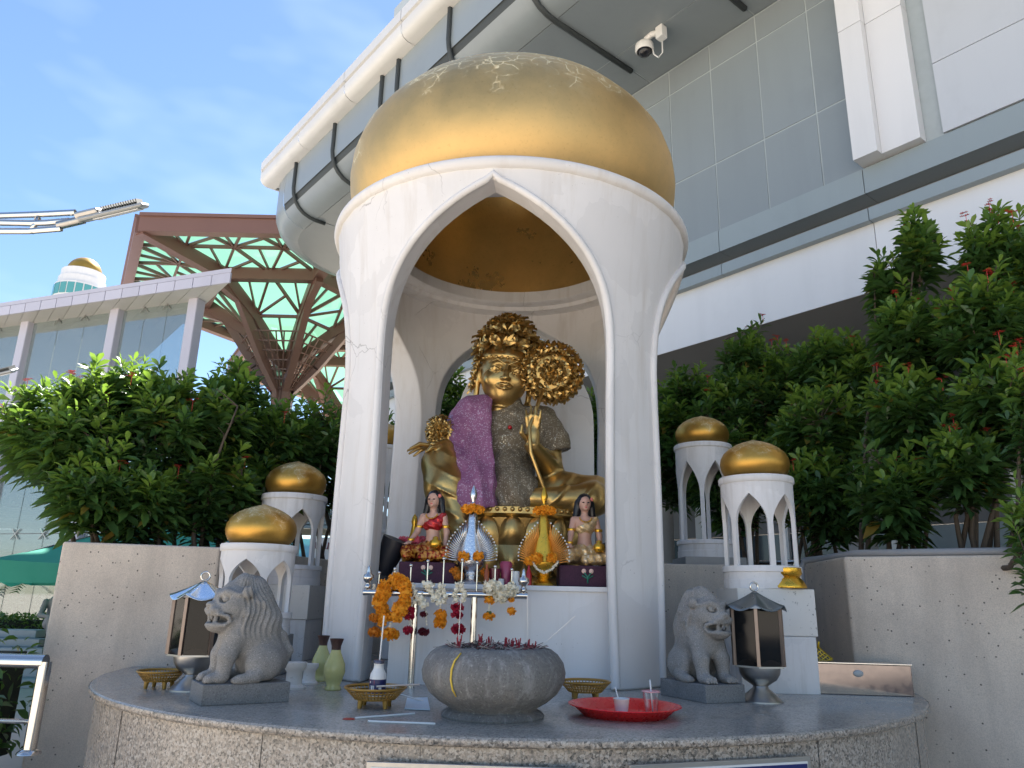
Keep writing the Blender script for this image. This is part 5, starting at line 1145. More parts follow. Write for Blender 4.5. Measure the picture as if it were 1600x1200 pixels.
def canopy(K, side, zroof, zj, label):
    t = thing('glass_canopy', label, 'canopy', (K[0], K[1], 0), 0, 'brown tree-column glass canopies')
    Vx = [Vector((side * math.cos(R(60 * i)), side * math.sin(R(60 * i)), zroof)) for i in range(6)]; O = Vector((0, 0, zroof))
    up = Vector((0, 0, 1))
    for i in range(6):
        A, B = Vx[i], Vx[(i + 1) % 6]
        m_ = MB(); m_.bar(A + up * .1, B + up * .1, .35, .55); m_.build('edge_beam', M['brown'], t)
        m_ = MB(); m_.bar(A + up * .42, B + up * .42, .5, .12); m_.build('edge_cap', M['brown'], t)
        m_ = MB(); m_.bar(O.lerp(A, .48) - up * .3, A, .38, .5); m_.bar(O - up * 2.95, O.lerp(A, .26) - up * 1.45, .3, .4); m_.bar(O.lerp(A, .24) - up * 1.5, O.lerp(A, .5) - up * .32, .34, .45); m_.build('rafter', M['brown'], t)
        a, b2 = O.lerp(A, .52), O.lerp(B, .52); m_ = MB(); m_.bar(a - up * .32, b2 - up * .32, .34, .46); m_.build('ring_beam', M['brown'], t)
        # branch of the column
        d = A.normalized(); d.z = 0; d.normalize(); J = Vector((0, 0, zj)); E_ = O.lerp(A, .56)
        pts = [J + d * .12 + Vector((0, 0, -1.2)), J + d * .3, J + d * 1.2 + up * (1.0), E_ * .68 + Vector((0, 0, zroof * .32 - .95)), E_ - up * .55]
        m_ = MB()
        for q in range(len(pts) - 1): m_.bar(pts[q], pts[q + 1] + (pts[q + 1] - pts[q]).normalized() * .06, .26, .34)
        m_.build('branch', M['brown'], t)
        # diamond lattice between neighbouring branches, low down
        d2 = B.normalized(); d2.z = 0; d2.normalize(); m_ = MB()
        def L_(u, v): return (J + (d.lerp(d2, u)) * (.25 + 1.75 * v) + up * (-.2 + 2.3 * v))
        for q in range(7):
            m_.bar(L_(q / 6, .1), L_(q / 6, .95), .05, .05); m_.bar(L_(0, .12 + q * .14), L_(1, .12 + q * .14), .05, .05)
        m_.build('lattice', M['brown'], t)
        # glass: triangular panes and slender bars
        N_ = 4
        P = lambda r_, c: O.lerp(A.lerp(B, c / r_ if r_ else 0), r_ / N_) - up * (2.9, 1.45, .3, 0, 0)[r_]
        st_ = MB()
        for r_ in range(1, N_ + 1):
            for c in range(r_ + 1):
                if c < r_: st_.bar(P(r_, c) + up * .12, P(r_, c + 1) + up * .12, .085, .12)
                if r_ < N_: st_.bar(P(r_, c) + up * .12, P(r_ + 1, c) + up * .12, .085, .12); st_.bar(P(r_, c) + up * .12, P(r_ + 1, c + 1) + up * .12, .085, .12)
        for r_ in range(N_):
            for c in range(2 * r_ + 1):
                k = c // 2; tri = [P(r_, k), P(r_ + 1, k), P(r_ + 1, k + 1)] if c % 2 == 0 else [P(r_, k), P(r_ + 1, k + 1), P(r_, k + 1)]
                ce = (tri[0] + tri[1] + tri[2]) / 3; mid = (tri[1] + tri[2]) / 2
                for half in ((tri[0], tri[1], mid), (tri[0], mid, tri[2])):
                    c2 = (half[0] + half[1] + half[2]) / 3; m_ = MB(); m_.add([v.lerp(c2, .03) + up * .2 for v in half], [(0, 1, 2)]); m_.build('glass_pane', M['mint'], t)
                st_.bar(tri[0] + up * .12, mid + up * .12, .06, .1)
        st_.build('glazing_bars', M['brown'], t)
    m_ = MB(); m_.tube([(0, 0, 0), (0, 0, zj)], [.5, .42], 6); m_.build('trunk', M['brown'], t)
    return t
canopy((-9.2, 29.05), 7.0, 13.5, 9.5, 'brown steel tree-column canopy with mint glass rising beside the glass hall')
canopy((-9.2, 41.2), 7.0, 14.0, 9.7, 'further brown tree-column glass canopy standing behind the nearer one')
canopy((1.3, 35.1), 7.0, 14.0, 9.7, 'brown tree-column glass canopy glimpsed behind the pavilion columns')

# ================================================================== glass hall with curved white eave
ZE = 9.4; p1 = atz(359, 441, ZE); p0 = atz(0, 493, ZE); dv = (p0 - p1).normalized(); nv = Vector((dv.y, -dv.x, 0))
if nv.y < 0: nv = -nv                                      # nv points away from the street
sk = (atz(312, 484, ZE) - p1); SKW = sk.dot(dv) / sk.dot(nv)      # the hall end recedes obliquely
hall = thing('glass_hall', 'glass-walled hall under a thin pale eave of square metal panels', 'building', (p1.x, p1.y, 0)); HO = Vector((p1.x, p1.y, 0))
def hp(mb, name, mat, **k): o = mb.build(name, mat, hall, **k); o.matrix_parent_inverse = Matrix.Translation(-HO); return o
lav = _panel('lavender_eave_panel', (.56, .55, .64), .35); sof = _panel('pale_soffit', (.62, .62, .60), .5)
PLn = (p0 - p1).length / 13.6; hf = .28
def hz(s): return ZE + .0
for i in range(34):
    a = p1 + dv * (PLn * i + .012); b2 = p1 + dv * (PLn * (i + 1) - .012)
    m_ = MB(); m_.slab([a, b2, b2 + Vector((0, 0, hf)), a + Vector((0, 0, hf))], nv * .05); hp(m_, 'eave_panel', lav)
    for j in range(2):
        c0 = .06 + j * 1.05; o_ = dv * SKW; m_ = MB(); m_.slab([a + (nv + o_) * c0, b2 + (nv + o_) * c0, b2 + (nv + o_) * (c0 + 1.03), a + (nv + o_) * (c0 + 1.03)], (0, 0, .03)); hp(m_, 'soffit_panel', sof)
m_ = MB(); q1 = p1 + dv * (PLn * 34)
m_.slab([p1 + Vector((0, 0, hf + .01)), q1 + Vector((0, 0, hf + .01)), q1 + nv * 9 + Vector((0, 0, hf + 1.3)), p1 + (nv + dv * SKW) * 9 + Vector((0, 0, hf + 1.3))], (0, 0, .12)); hp(m_, 'roof', lav)
m_ = MB(); m_.slab([p1 + (nv + dv * SKW) * 2.0 + Vector((0, 0, .05)), q1 + nv * 2.1 + Vector((0, 0, .05)), q1 + nv * 9 + Vector((0, 0, .05)), p1 + (nv + dv * SKW) * 9 + Vector((0, 0, .05))], (0, 0, .1)); hp(m_, 'ceiling', sof)
GN_ = .75
def gline(px, py):
    """where the sight line meets the vertical glass plane"""
    c0 = p1 + nv * GN_; return atplane(px, py, (nv.x, nv.y), c0.x * nv.x + c0.y * nv.y)
cols = [gline(308, 470), gline(185, 490), gline(45, 510)]; sp = (cols[1] - cols[2]).length
ss = [(c - p1).dot(dv) for c in cols]; ss += [ss[2] + (ss[2] - ss[1]) * k for k in (1, 2)]
for s_ in ss:
    q = p1 + nv * GN_ + dv * s_; m_ = MB(); m_.prism([(q + dv * a + nv * b2) for a, b2 in ((-.16, -.16), (.16, -.16), (.16, .16), (-.16, .16))], 0, ZE + .02); hp(m_, 'column', lav, bevel=.03)
def _pane():
    t = NT('hall_glass'); tr = t.n.new('ShaderNodeBsdfTransparent'); tr.inputs[0].default_value = (.80, .86, .85, 1); gl = t.n.new('ShaderNodeBsdfGlossy'); gl.inputs['Roughness'].default_value = .03; gl.inputs[0].default_value = (.8, .85, .85, 1)
    df = t.n.new('ShaderNodeBsdfDiffuse'); df.inputs[0].default_value = (.32, .36, .36, 1); m1 = t.n.new('ShaderNodeMixShader'); m1.inputs[0].default_value = .30; m2 = t.n.new('ShaderNodeMixShader'); m2.inputs[0].default_value = .22
    t.link(tr.outputs[0], m1.inputs[1]); t.link(df.outputs[0], m1.inputs[2]); t.link(m1.outputs[0], m2.inputs[1]); t.link(gl.outputs[0], m2.inputs[2]); t.link(m2.outputs[0], t.out.inputs[0]); return t.m
M['pane'] = _pane()
for i in range(len(ss) - 1):
    for k in range(3):
        a = ss[i] + .2 + (ss[i + 1] - ss[i] - .4) * k / 3; b2 = ss[i] + .2 + (ss[i + 1] - ss[i] - .4) * (k + 1) / 3
        for z0, z1 in ((.1, 3.1), (3.12, 6.2), (6.22, ZE - .02)):
            m_ = MB(); A, B = HO + nv * GN_ + dv * (a + .012), HO + nv * GN_ + dv * (b2 - .012); zz = Vector((0, 0, 1))
            m_.slab([A + zz * z0, B + zz * z0, B + zz * z1, A + zz * z1], nv * .02); hp(m_, 'glass_pane', M['pane'])
            if k < 2:
                m_ = MB(); q = B + dv * .012 + zz * z1 - nv * .03; 
                for sx in (-.14, .14):
                    for sz in (-.14, .14): m_.bar(q, q + dv * sx + zz * sz, .022, .022)
                hp(m_, 'spider_clamp', M['steel_dull'])
m_ = MB(); m_.slab([HO + nv * 8 + dv * 6, HO + dv * 24 + nv * 8, HO + dv * 24 + nv * 8 + Vector((0, 0, 4)), HO + nv * 8 + dv * 6 + Vector((0, 0, 4))], nv * .2); hp(m_, 'inner_wall', M['panel_dark'])

# ================================================================== distant tower with gold dome
tw = aty(128, 445, 210); t = thing('domed_skyscraper', 'distant white and teal skyscraper topped by a golden dome', 'skyscraper', (tw.x, tw.y, 0))
zt = aty(128, 428, 210).z; rr = 35 / F_PX * 200 * 1.02
m_ = MB(); m_.lathe([(rr * 1.15, 0), (rr * 1.15, zt - 5), (rr * 1.05, zt - 4.9), (rr * 1.05, zt - 2.5), (.1, zt - 2.4)], 20); m_.build('shaft', M['panel_white'], t)
m_ = MB(); m_.lathe([(rr * .98, zt - 2.4), (rr * .98, zt), (.1, zt)], 24); m_.build('drum', M['panel_white'], t, smooth=True, sharp=40)
m_ = MB(); m_.lathe([(rr * .8 * math.cos(R(a)), zt + rr * .82 * math.sin(R(a))) for a in range(0, 91, 10)], 28); m_.build('dome', simple('tower_gold', (.55, .32, .06), .35, .6), t, smooth=True)
teal = simple('teal_glass', (.10, .34, .36), .15)
for i in range(20):
    for f in range(3):
        a = 2 * math.pi * (i + .5) / 20; m_ = MB(); w = rr * 1.15 * math.tan(math.pi / 20) * .84; u = Vector((-math.sin(a), math.cos(a), 0)); c0 = Vector((math.cos(a), math.sin(a), 0)) * (rr * 1.15 * math.cos(math.pi / 20) + .05); z0 = zt - 9 - f * 5
        if math.sin(a) < .3: m_.slab([c0 - u * w + Vector((0, 0, z0)), c0 + u * w + Vector((0, 0, z0)), c0 + u * w + Vector((0, 0, z0 + 3.4)), c0 - u * w + Vector((0, 0, z0 + 3.4))], Vector((math.cos(a), math.sin(a), 0)) * .12); m_.build('window', teal, t)

# ================================================================== street lamps
def lampost(yd, arms, head, label, k=1):
    hd_ = aty(*head[0], yd); tl = aty(*head[1], yd); base = Vector((aty(-160, 600, yd).x, yd, 0))
    t = thing('street_lamp', label, 'street lamp', base)
    def lp(mb, name, mat, **kw): o = mb.build(name, mat, t, **kw); o.matrix_parent_inverse = Matrix.Translation(-base); return o
    top = aty(*arms[0][0], yd)
    m_ = MB(); m_.tube([base, Vector((base.x, yd, top.z + .3))], [.12, .08], 14); lp(m_, 'pole', M['steel_dull'], smooth=True, sharp=50)
    for ar in arms:
        pts = [Vector((base.x, yd, aty(*ar[0], yd).z))] + [aty(x, y, yd) for x, y in ar]; m_ = MB(); m_.tube(pts, .045 * k, 12); lp(m_, 'arm', M['steel'], smooth=True, sharp=50)
    d = (hd_ - tl).normalized(); L = (hd_ - tl).length; zz = Vector((0, -.5, 1)); zz = (zz - d * zz.dot(d)).normalized(); xx = d.cross(zz)
    Mx = Matrix((d, xx, zz)).transposed()
    m_ = MB(); m_.box(tl.lerp(hd_, .52), (L * .96, .30 * k, .07 * k), M=Mx); lp(m_, 'lamp_head', simple('lamp_grey', (.34, .35, .36), .4, .5), bevel=.03 * k)
    m_ = MB(); m_.box(tl.lerp(hd_, .18) + zz * .06 * k, (L * .34, .24 * k, .10 * k), M=Mx); lp(m_, 'driver_housing', M['steel_dull'], bevel=.03 * k)
    for i in range(15):
        m_ = MB(); m_.box(tl.lerp(hd_, .42 + .036 * i) + zz * .065 * k, (.012, .26 * k, .07 * k), M=Mx); lp(m_, 'cooling_fin', M['gasket'])
    m_ = MB(); m_.box(tl.lerp(hd_, .58) - zz * .04 * k, (L * .66, .24 * k, .012), M=Mx); lp(m_, 'lens', M['panel_white'])
    m_ = MB(); m_.tube([tl - d * .28 * k, tl + d * .08], .062 * k, 12); lp(m_, 'socket', M['steel_dull'], smooth=True, sharp=50)
    return t, lp
t, lp = lampost(9.5, [[(0, 337), (60, 335), (118, 332)], [(0, 361), (45, 361), (96, 357)], [(50, 349), (75, 348), (108, 345)]], ((228, 320), (122, 345)), 'twin-tube steel street lamp arm with finned LED head against the sky')
m_ = MB(); m_.tube([aty(48, 364, 9.5), aty(60, 340, 9.5)], .04, 10); lp(m_, 'strut', M['steel'], smooth=True)
t, lp = lampost(15, [[(-60, 596), (-20, 590)]], ((24, 578), (-26, 590)), 'small street lamp head poking out beside the glass hall column')

# ================================================================== street at the side: kerb, railing, hedge, steps, parasol, bridge
kp = atz(45, 1178, .56)
m_ = MB(); m_.prism([(-9, kp.y - .22), (-3.86, kp.y - .12), (-3.86, kp.y + .22), (-9, kp.y + .2)], 0, .56); tag(m_.build('low_kerb_wall', M['concrete'], None, bevel=.01), 'low concrete kerb wall carrying the steel railing', 'wall')
rl = thing('steel_railing', 'polished steel tube railing on the low kerb beside the tall planter', 'railing', (kp.x, kp.y, .56))
zr = aty(40, 1033, kp.y).z - .56; zm = aty(30, 1127, kp.y).z - .56
for i in range(4):
    x = -1.25 * i; m_ = MB(); m_.tube([(x, 0, 0), (x, 0, zr)], .042, 16); m_.build('post', M['steel'], rl, smooth=True, sharp=50)
    m_ = MB(); m_.lathe([(.001, .03), (.05, .03), (.075, .012), (.078, 0)], 20, (x, 0, 0)); m_.build('flange', M['steel'], rl, smooth=True)
m_ = MB(); m_.tube([(-4.2, 0, zr), (.0, 0, zr)], .048, 16); m_.build('top_rail', M['steel'], rl, smooth=True, sharp=50)
m_ = MB(); m_.tube([(-4.2, 0, zm), (.0, 0, zm)], .015, 10); m_.build('middle_rail', M['steel'], rl, smooth=True)
# far street paving and lane
m_ = MB(); m_.add([(-40, 16, .004), (-5, 16, .004), (-5, 30, .004), (-40, 30, .004)], [(0, 1, 2, 3)]); struct(m_.build('road', M['asphalt']))
def leafbox(name, label, cat, lo, hi, n, size, mats, seed, group=None, surf=.75):
    rr_ = np.random.default_rng(seed); lo = np.array(lo); hi = np.array(hi); c = (lo + hi) / 2
    o = thing(name, label, cat, (c[0], c[1], lo[2]), 0, group)
    P = rr_.random((n, 3)); side = rr_.random(n) < surf; ax_ = rr_.integers(0, 4, n); P[side & (ax_ == 0), 1] = 0; P[side & (ax_ == 1), 2] = 1; P[side & (ax_ == 2), 0] = rr_.integers(0, 2, (side & (ax_ == 2)).sum()); P += rr_.normal(0, .03, (n, 3))
    P = P * (hi - lo) + lo - np.array([c[0], c[1], lo[2]])
    D = rr_.normal(0, 1, (n, 3)); D[:, 2] += .5; D /= np.linalg.norm(D, axis=1)[:, None]; leafmesh('foliage', P, D, np.full(n, size) * rr_.uniform(.6, 1.3, n), .45, mats, rr_.integers(0, len(mats), n), o, rr_)
    m_ = MB(); m_.box((0, 0, (hi[2] - lo[2]) * .46), ((hi[0] - lo[0]) * .9, (hi[1] - lo[1]) * .8, (hi[2] - lo[2]) * .9)); m_.build('twigs', M['twig'], o); return o
M['twig'] = simple('dark_twigs', (.02, .025, .012), .9)
def leafmesh(name, P, D, L, wr, mats, mi, parent, rr_, droop=.25, fold=.3):
    n = len(P); up = np.array([0, 0, 1.]); S = np.cross(D, up + rr_.normal(0, .35, (n, 3))); S /= np.linalg.norm(S, axis=1)[:, None] + 1e-9; Nn = np.cross(S, D)
    Nn *= np.sign(Nn[:, 2:3] + 1e-9); L = L[:, None]; W = L * wr * .5
    dz = -np.abs(droop) * L * up
    V = np.stack([P, P + D * L * .38 + S * W * .85 + Nn * W * fold, P + D * L * .68 + S * W * .9 + Nn * W * fold + dz * .35, P + D * L + dz, P + D * L * .68 - S * W * .9 + Nn * W * fold + dz * .35, P + D * L * .38 - S * W * .85 + Nn * W * fold, P + D * L * .5 + dz * .15], 1)
    idx = np.arange(n)[:, None] * 7; F = np.concatenate([idx + np.array(q)[None] for q in ((0, 1, 6, 5), (6, 1, 2, 3), (6, 3, 4, 5))], 0)
    me = bpy.data.meshes.new(name); me.vertices.add(n * 7); me.vertices.foreach_set('co', V.reshape(-1).astype(np.float32)); me.loops.add(len(F) * 4); me.loops.foreach_set('vertex_index', F.astype(np.int32).ravel()); me.polygons.add(len(F)); me.polygons.foreach_set('loop_start', np.arange(0, len(F) * 4, 4, dtype=np.int32))
    me.polygons.foreach_set('material_index', np.tile(mi, 3).astype(np.int32)); me.update()
    return finish(me, name, mats, parent, True, None)
def leafmat(name, a, b_, rough=.32, trans=.35):
    t = NT(name); n = t.noise(9, 3); c = t.mix(n, a, b_); t.set(c, rough, 0, Specular_IOR_Level=.5); tl = t.n.new('ShaderNodeBsdfTranslucent'); t.link(t.mix(.5, c, (.25, .42, .03)), tl.inputs[0]); mxs = t.n.new('ShaderNodeMixShader'); mxs.inputs[0].default_value = trans
    t.link(t.b.outputs[0], mxs.inputs[1]); t.link(tl.outputs[0], mxs.inputs[2]); t.link(mxs.outputs[0], t.out.inputs[0]); return t.m
LM = [leafmat('leaf_dark', (.045, .10, .034), (.068, .145, .044)), leafmat('leaf_mid', (.075, .165, .042), (.105, .205, .05)), leafmat('leaf_young_lit', (.15, .27, .05), (.22, .34, .06), .35, .4), leafmat('leaf_yellowed', (.30, .24, .04), (.24, .12, .03), .5, .4)]  # lightest green serves young growth and painted-in light on crown tops
h0 = aty(-60, 936, 22); h1 = aty(95, 936, 22); leafbox('clipped_hedge', 'dark clipped hedge across the lane behind the parasol pole', 'hedge', (h0.x - 3, 22, 0), (h1.x + 1.5, 23.2, h0.z), 5000, .16, LM[:2], 1)
h0 = aty(-30, 963, 18); h1 = aty(92, 963, 18); leafbox('clipped_hedge', 'low sunlit yellow-green hedge above the pale steps', 'hedge', (h0.x - 1, 18, .3), (h1.x + 1, 18.8, h0.z), 3500, .11, LM[1:3], 2)
s0 = aty(-40, 1020, 14); t = thing('stone_steps', 'broad pale stone steps rising beyond the railing', 'steps', (-13.5, 13.2, 0), R(8))
for i in range(6): m_ = MB(); m_.box((3.2 - .25 * i, .40 * i + .2, .16 * (i + .5) * .9), (5.0, .44, .145 * (1 + 0 * i))); m_.build('step', M['panel_band'], t, bevel=.01)
# seated figure on the steps
sp_ = aty(82, 985, 15.0); pz = sp_.z
ps = Solid((-.4, -.6, -.05), (.4, .4, .95), .025)
ps.ell((0, 0, .12), (.18, .15, .13), .05).cone((0, .02, .15), (0, -.06, .5), .15, .16, .05).cone((0, -.06, .52), (0, -.08, .62), .06, .055, .03).ell((0, -.1, .72), (.085, .1, .115), .02).ell((0, -.19, .70), (.015, .02, .02), .01)
for q in (-1, 1): ps.chain([(q * .1, 0, .12), (q * .13, -.4, .2), (q * .13, -.42, -.03)], [.09, .07, .05], .03).ell((q * .13, -.48, -.02), (.045, .1, .035), .02).chain([(q * .2, -.05, .52), (q * .27, -.15, .28), (q * .14, -.36, .26)], [.06, .05, .035], .03)
pe = thing('person', 'small seated person in grey clothes bending forward on the pale steps', 'person', (sp_.x, 15.0, pz), R(40)); ps.mesh('body', simple('grey_clothes', (.22, .22, .23), .8), pe)
# big green parasol
t = thing('market_parasol', 'large green square parasol with a scalloped valance over the lane', 'parasol', (aty(250, 860, 15).x, 15, 0), R(24)); gf = NT('green_canvas'); gf.set(gf.mix(gf.noise(3), (.05, .36, .25), (.10, .48, .36)), .8); tl = gf.n.new('ShaderNodeBsdfTranslucent'); tl.inputs[0].default_value = (.05, .45, .32, 1); mxs = gf.n.new('ShaderNodeMixShader'); mxs.inputs[0].default_value = .35
gf.link(gf.b.outputs[0], mxs.inputs[1]); gf.link(tl.outputs[0], mxs.inputs[2]); gf.link(mxs.outputs[0], gf.out.inputs[0])
S_ = 2.35; ze = aty(60, 885, 15).z; za = ze + 1.15; cs = [Vector((S_ * a, S_ * b2, ze)) for a, b2 in ((-1, -1), (1, -1), (1, 1), (-1, 1))]; ap = Vector((0, 0, za))
for i in range(4):
    A, B = cs[i], cs[(i + 1) % 4]; m_ = MB(); vs = []
    for iv in range(7):
        v = iv / 6
        for iu in range(9): u = iu / 8; vs.append(ap.lerp(A.lerp(B, u), v) + Vector((0, 0, -.10 * math.sin(math.pi * v) - .05 * math.sin(math.pi * u) * v)))
    k = len(vs)
    for iu in range(9): vs.append(vs[54 + iu] + Vector((0, 0, -.32 - .03 * math.cos(iu * math.pi / 2))))
    m_.add(vs, [(iv * 9 + iu, iv * 9 + iu + 1, iv * 9 + iu + 10, iv * 9 + iu + 9) for iv in range(6) for iu in range(8)] + [(54 + iu, 55 + iu, k + iu + 1, k + iu) for iu in range(8)]); m_.build('canvas_panel', gf.m, t, smooth=True, sharp=40)
    m_ = MB(); m_.bar(ap - Vector((0, 0, .15)), A - Vector((0, 0, .05)), .03, .03); m_.build('rib', M['steel_dull'], t)
m_ = MB(); m_.tube([(0, 0, 0), (0, 0, za)], .03, 10); m_.build('pole', M['gasket'], t)
# pale blue awning further back
aw = aty(420, 800, 17.5); t = thing('market_tent', 'pale blue tent roof seen between the shrub stems', 'tent', (aw.x, 17.5, 0)); tb = simple('sky_blue_canvas', (.30, .58, .68), .8); zt0 = aty(420, 835, 17.5).z; zt1 = zt0 - .9
ridge = [Vector((-1.2, 1.4, zt0)), Vector((1.6, 1.4, zt0))]; ev = [Vector((-2.6, -.4, zt1)), Vector((2.6, -.4, zt1)), Vector((2.6, 3.2, zt1)), Vector((-2.6, 3.2, zt1))]
for f in ([ev[0], ev[1], ridge[1], ridge[0]], [ev[2], ev[3], ridge[0], ridge[1]], [ev[3], ev[0], ridge[0]], [ev[1], ev[2], ridge[1]]): m_ = MB(); m_.slab(f, (0, 0, .02)); m_.build('canvas_panel', tb, t)
for q in ev: m_ = MB(); m_.tube([(q.x, q.y, 0), q], .03, 8); m_.build('pole', M['steel_dull'], t)
# planted footbridge
b0 = aty(-40, 815, 24); b1 = aty(-40, 785, 24); t = thing('footbridge', 'footbridge edged with grey corrugated cladding and hanging greenery', 'bridge', (-15, 24, 0))
for i in range(5):
    m_ = MB(); zz = b0.z + (b1.z - b0.z) * i / 5; m_.box((-2, 0, zz + .07), (26, .25 + .05 * (i % 2), (b1.z - b0.z) / 5 - .015)); m_.build('cladding_strip', M['panel_band'], t, bevel=.02)
m_ = MB(); m_.box((-2, 1.6, b0.z + .3), (26, 3, .5)); m_.build('deck', M['concrete'], t)
for x in (-12, -4.5, 6): m_ = MB(); m_.box((x, 1.6, b0.z / 2), (.7, .9, b0.z)); m_.build('pier', M['concrete'], t)
leafbox('ivy_planting', 'dense ivy trailing over the footbridge edge', 'ivy', (-28, 23.5, b1.z - .15), (-8, 24.4, b1.z + 1.15), 9000, .15, LM[:2], 3)
# palms and buildings across the lane
def palm(px, py, y, hgt, label, seed, n=15, fl=1.3):
    rr_ = random.Random(seed); p = aty(px, py, y); t = thing('palm_tree', label, 'palm tree', (p.x, y, 0), 0, 'palms across the lane'); H = p.z
    m_ = MB(); m_.tube([(0, 0, 0), (.05, 0, H * .5), (0, 0, H)], [.13, .10, .09], 8); m_.build('trunk', simple('palm_bark', (.22, .16, .11), .9), t, smooth=True)
    m_ = MB()
    for i in range(n):
        a = 6.283 * i / n + rr_.random() * .3; el = rr_.uniform(-.1, 1.2); d = Vector((math.cos(a) * math.cos(el), math.sin(a) * math.cos(el), math.sin(el))); sd = d.cross(Vector((0, 0, 1))).normalized(); pts = [Vector((0, 0, H)) + d * fl * u + Vector((0, 0, -.55 * fl * u * u)) for u in (0, .25, .5, .75, 1)]
        for q in range(4):
            for s_ in (-1, 1):
                for w in range(3):
                    b0_ = pts[q].lerp(pts[q + 1], w / 3); tip = b0_ + sd * s_ * fl * .32 * (1 - .15 * q) + d * .22 + Vector((0, 0, -.12)); m_.add([b0_, b0_ + (pts[q + 1] - pts[q]) * .22, tip], [(0, 1, 2)])
    m_.build('fronds', LM[2] if seed % 2 else LM[1], t); return t
palm(146, 862, 26, 0, 'bright green fan palm above the parasol', 5); palm(48, 905, 21, 0, 'small palm with a slim pale trunk by the dark hedge', 4, 12, .9); palm(-5, 880, 24, 0, 'leafy palm beside the footbridge pier', 7)
def block(name, label, x0, x1, y, d, z, mat, rows, cols_, wm):
    t = thing(name, label, 'building', ((x0 + x1) / 2, y + d / 2, 0)); w = x1 - x0
    m_ = MB(); m_.box((0, 0, z / 2), (w, d, z)); m_.build('wall', mat, t)
    m_ = MB(); m_.box((0, 0, z + .15), (w + .4, d + .4, .3)); m_.build('roof', M['concrete'], t)
    for r_ in range(rows):
        for c in range(cols_):
            xx = -w / 2 + w * (c + .5) / cols_; zz = z * (r_ + .55) / rows; m_ = MB(); m_.box((xx, -d / 2 - .02, zz), (w / cols_ * .62, .08, z / rows * .55)); o = m_.build('window', wm, t)
            m_ = MB(); m_.box((xx, -d / 2 - .08, zz - z / rows * .3), (w / cols_ * .7, .16, .08)); m_.build('sill', M['panel_white'], o)
    return t
win = simple('dark_window', (.06, .08, .10), .1)
block('shop_building', 'pale sunlit shop building across the lane behind the palms', -33, -19, 40, 8, 7.5, simple('cream_wall', (.62, .56, .5), .8), 2, 7, win)
block('shop_building', 'tall grey-blue office block behind the footbridge', -52, -30, 70, 14, 14, simple('bluegrey_wall', (.35, .42, .5), .6), 4, 8, win)
block('shop_building', 'low brick-red shopfront beyond the dark hedge', -24, -14, 30, 4, 3.1, simple('red_wall', (.42, .16, .11), .8), 1, 6, simple('shop_white', (.65, .66, .66), .5))
# shopfront under the overhead building, behind the right-hand shrubs
t = thing('shopfront', 'bright glazed shopfront with white frames under the overhead building', 'shop', FP(0, WALL - 7, 0)); so = FP(0, WALL - 7, 0)
def sp2(mb, name, mat, par=None):
    o = mb.build(name, mat, par or t); o.matrix_parent_inverse = Matrix.Translation(-so) ; return o
rs = random.Random(2)
for i in range(14):
    a = 26 - i * 2.6
    m_ = MB(); m_.prism([FP(a - .1, WALL - 7, 0), FP(a - 2.5, WALL - 7, 0), FP(a - 2.5, WALL - 7.1, 0), FP(a - .1, WALL - 7.1, 0)], .9, 3.4); sp2(m_, 'shop_pane', rs.choice((M['panel_dark'], win, win, M['panel_white'], M['panel_band'])))
    m_ = MB(); m_.prism([FP(a + .1, WALL - 6.9, 0), FP(a - .1, WALL - 6.9, 0), FP(a - .1, WALL - 7.1, 0), FP(a + .1, WALL - 7.1, 0)], 0, 4.4); sp2(m_, 'mullion', M['panel_white'])
m_ = MB(); m_.prism([FP(27, WALL - 7, 0), FP(-11, WALL - 7, 0), FP(-11, WALL - 7.3, 0), FP(27, WALL - 7.3, 0)], 3.42, 6.6); sp2(m_, 'fascia_board', M['panel_dark'])
m_ = MB(); m_.prism([FP(27, WALL - 6.98, 0), FP(-11, WALL - 6.98, 0), FP(-11, WALL - 7.3, 0), FP(27, WALL - 7.3, 0)], 0, .88); sp2(m_, 'stall_riser', M['concrete'])
t = thing('steel_handrail', 'double stainless handrail running behind the shrubs', 'railing', FP(0, WALL + 1.2, 0)); so = FP(0, WALL + 1.2, 0)
for z in (1.95, 2.2, 1.7): m_ = MB(); m_.tube([FP(16, WALL + 1.2, z), FP(-14, WALL + 1.2, z)], .03, 10); sp2(m_, 'rail', M['steel'])
for i in range(12): m_ = MB(); q = FP(15 - 2.4 * i, WALL + 1.2, 0); m_.tube([q, q + Vector((0, 0, 2.2))], .03, 10); sp2(m_, 'post', M['steel'])
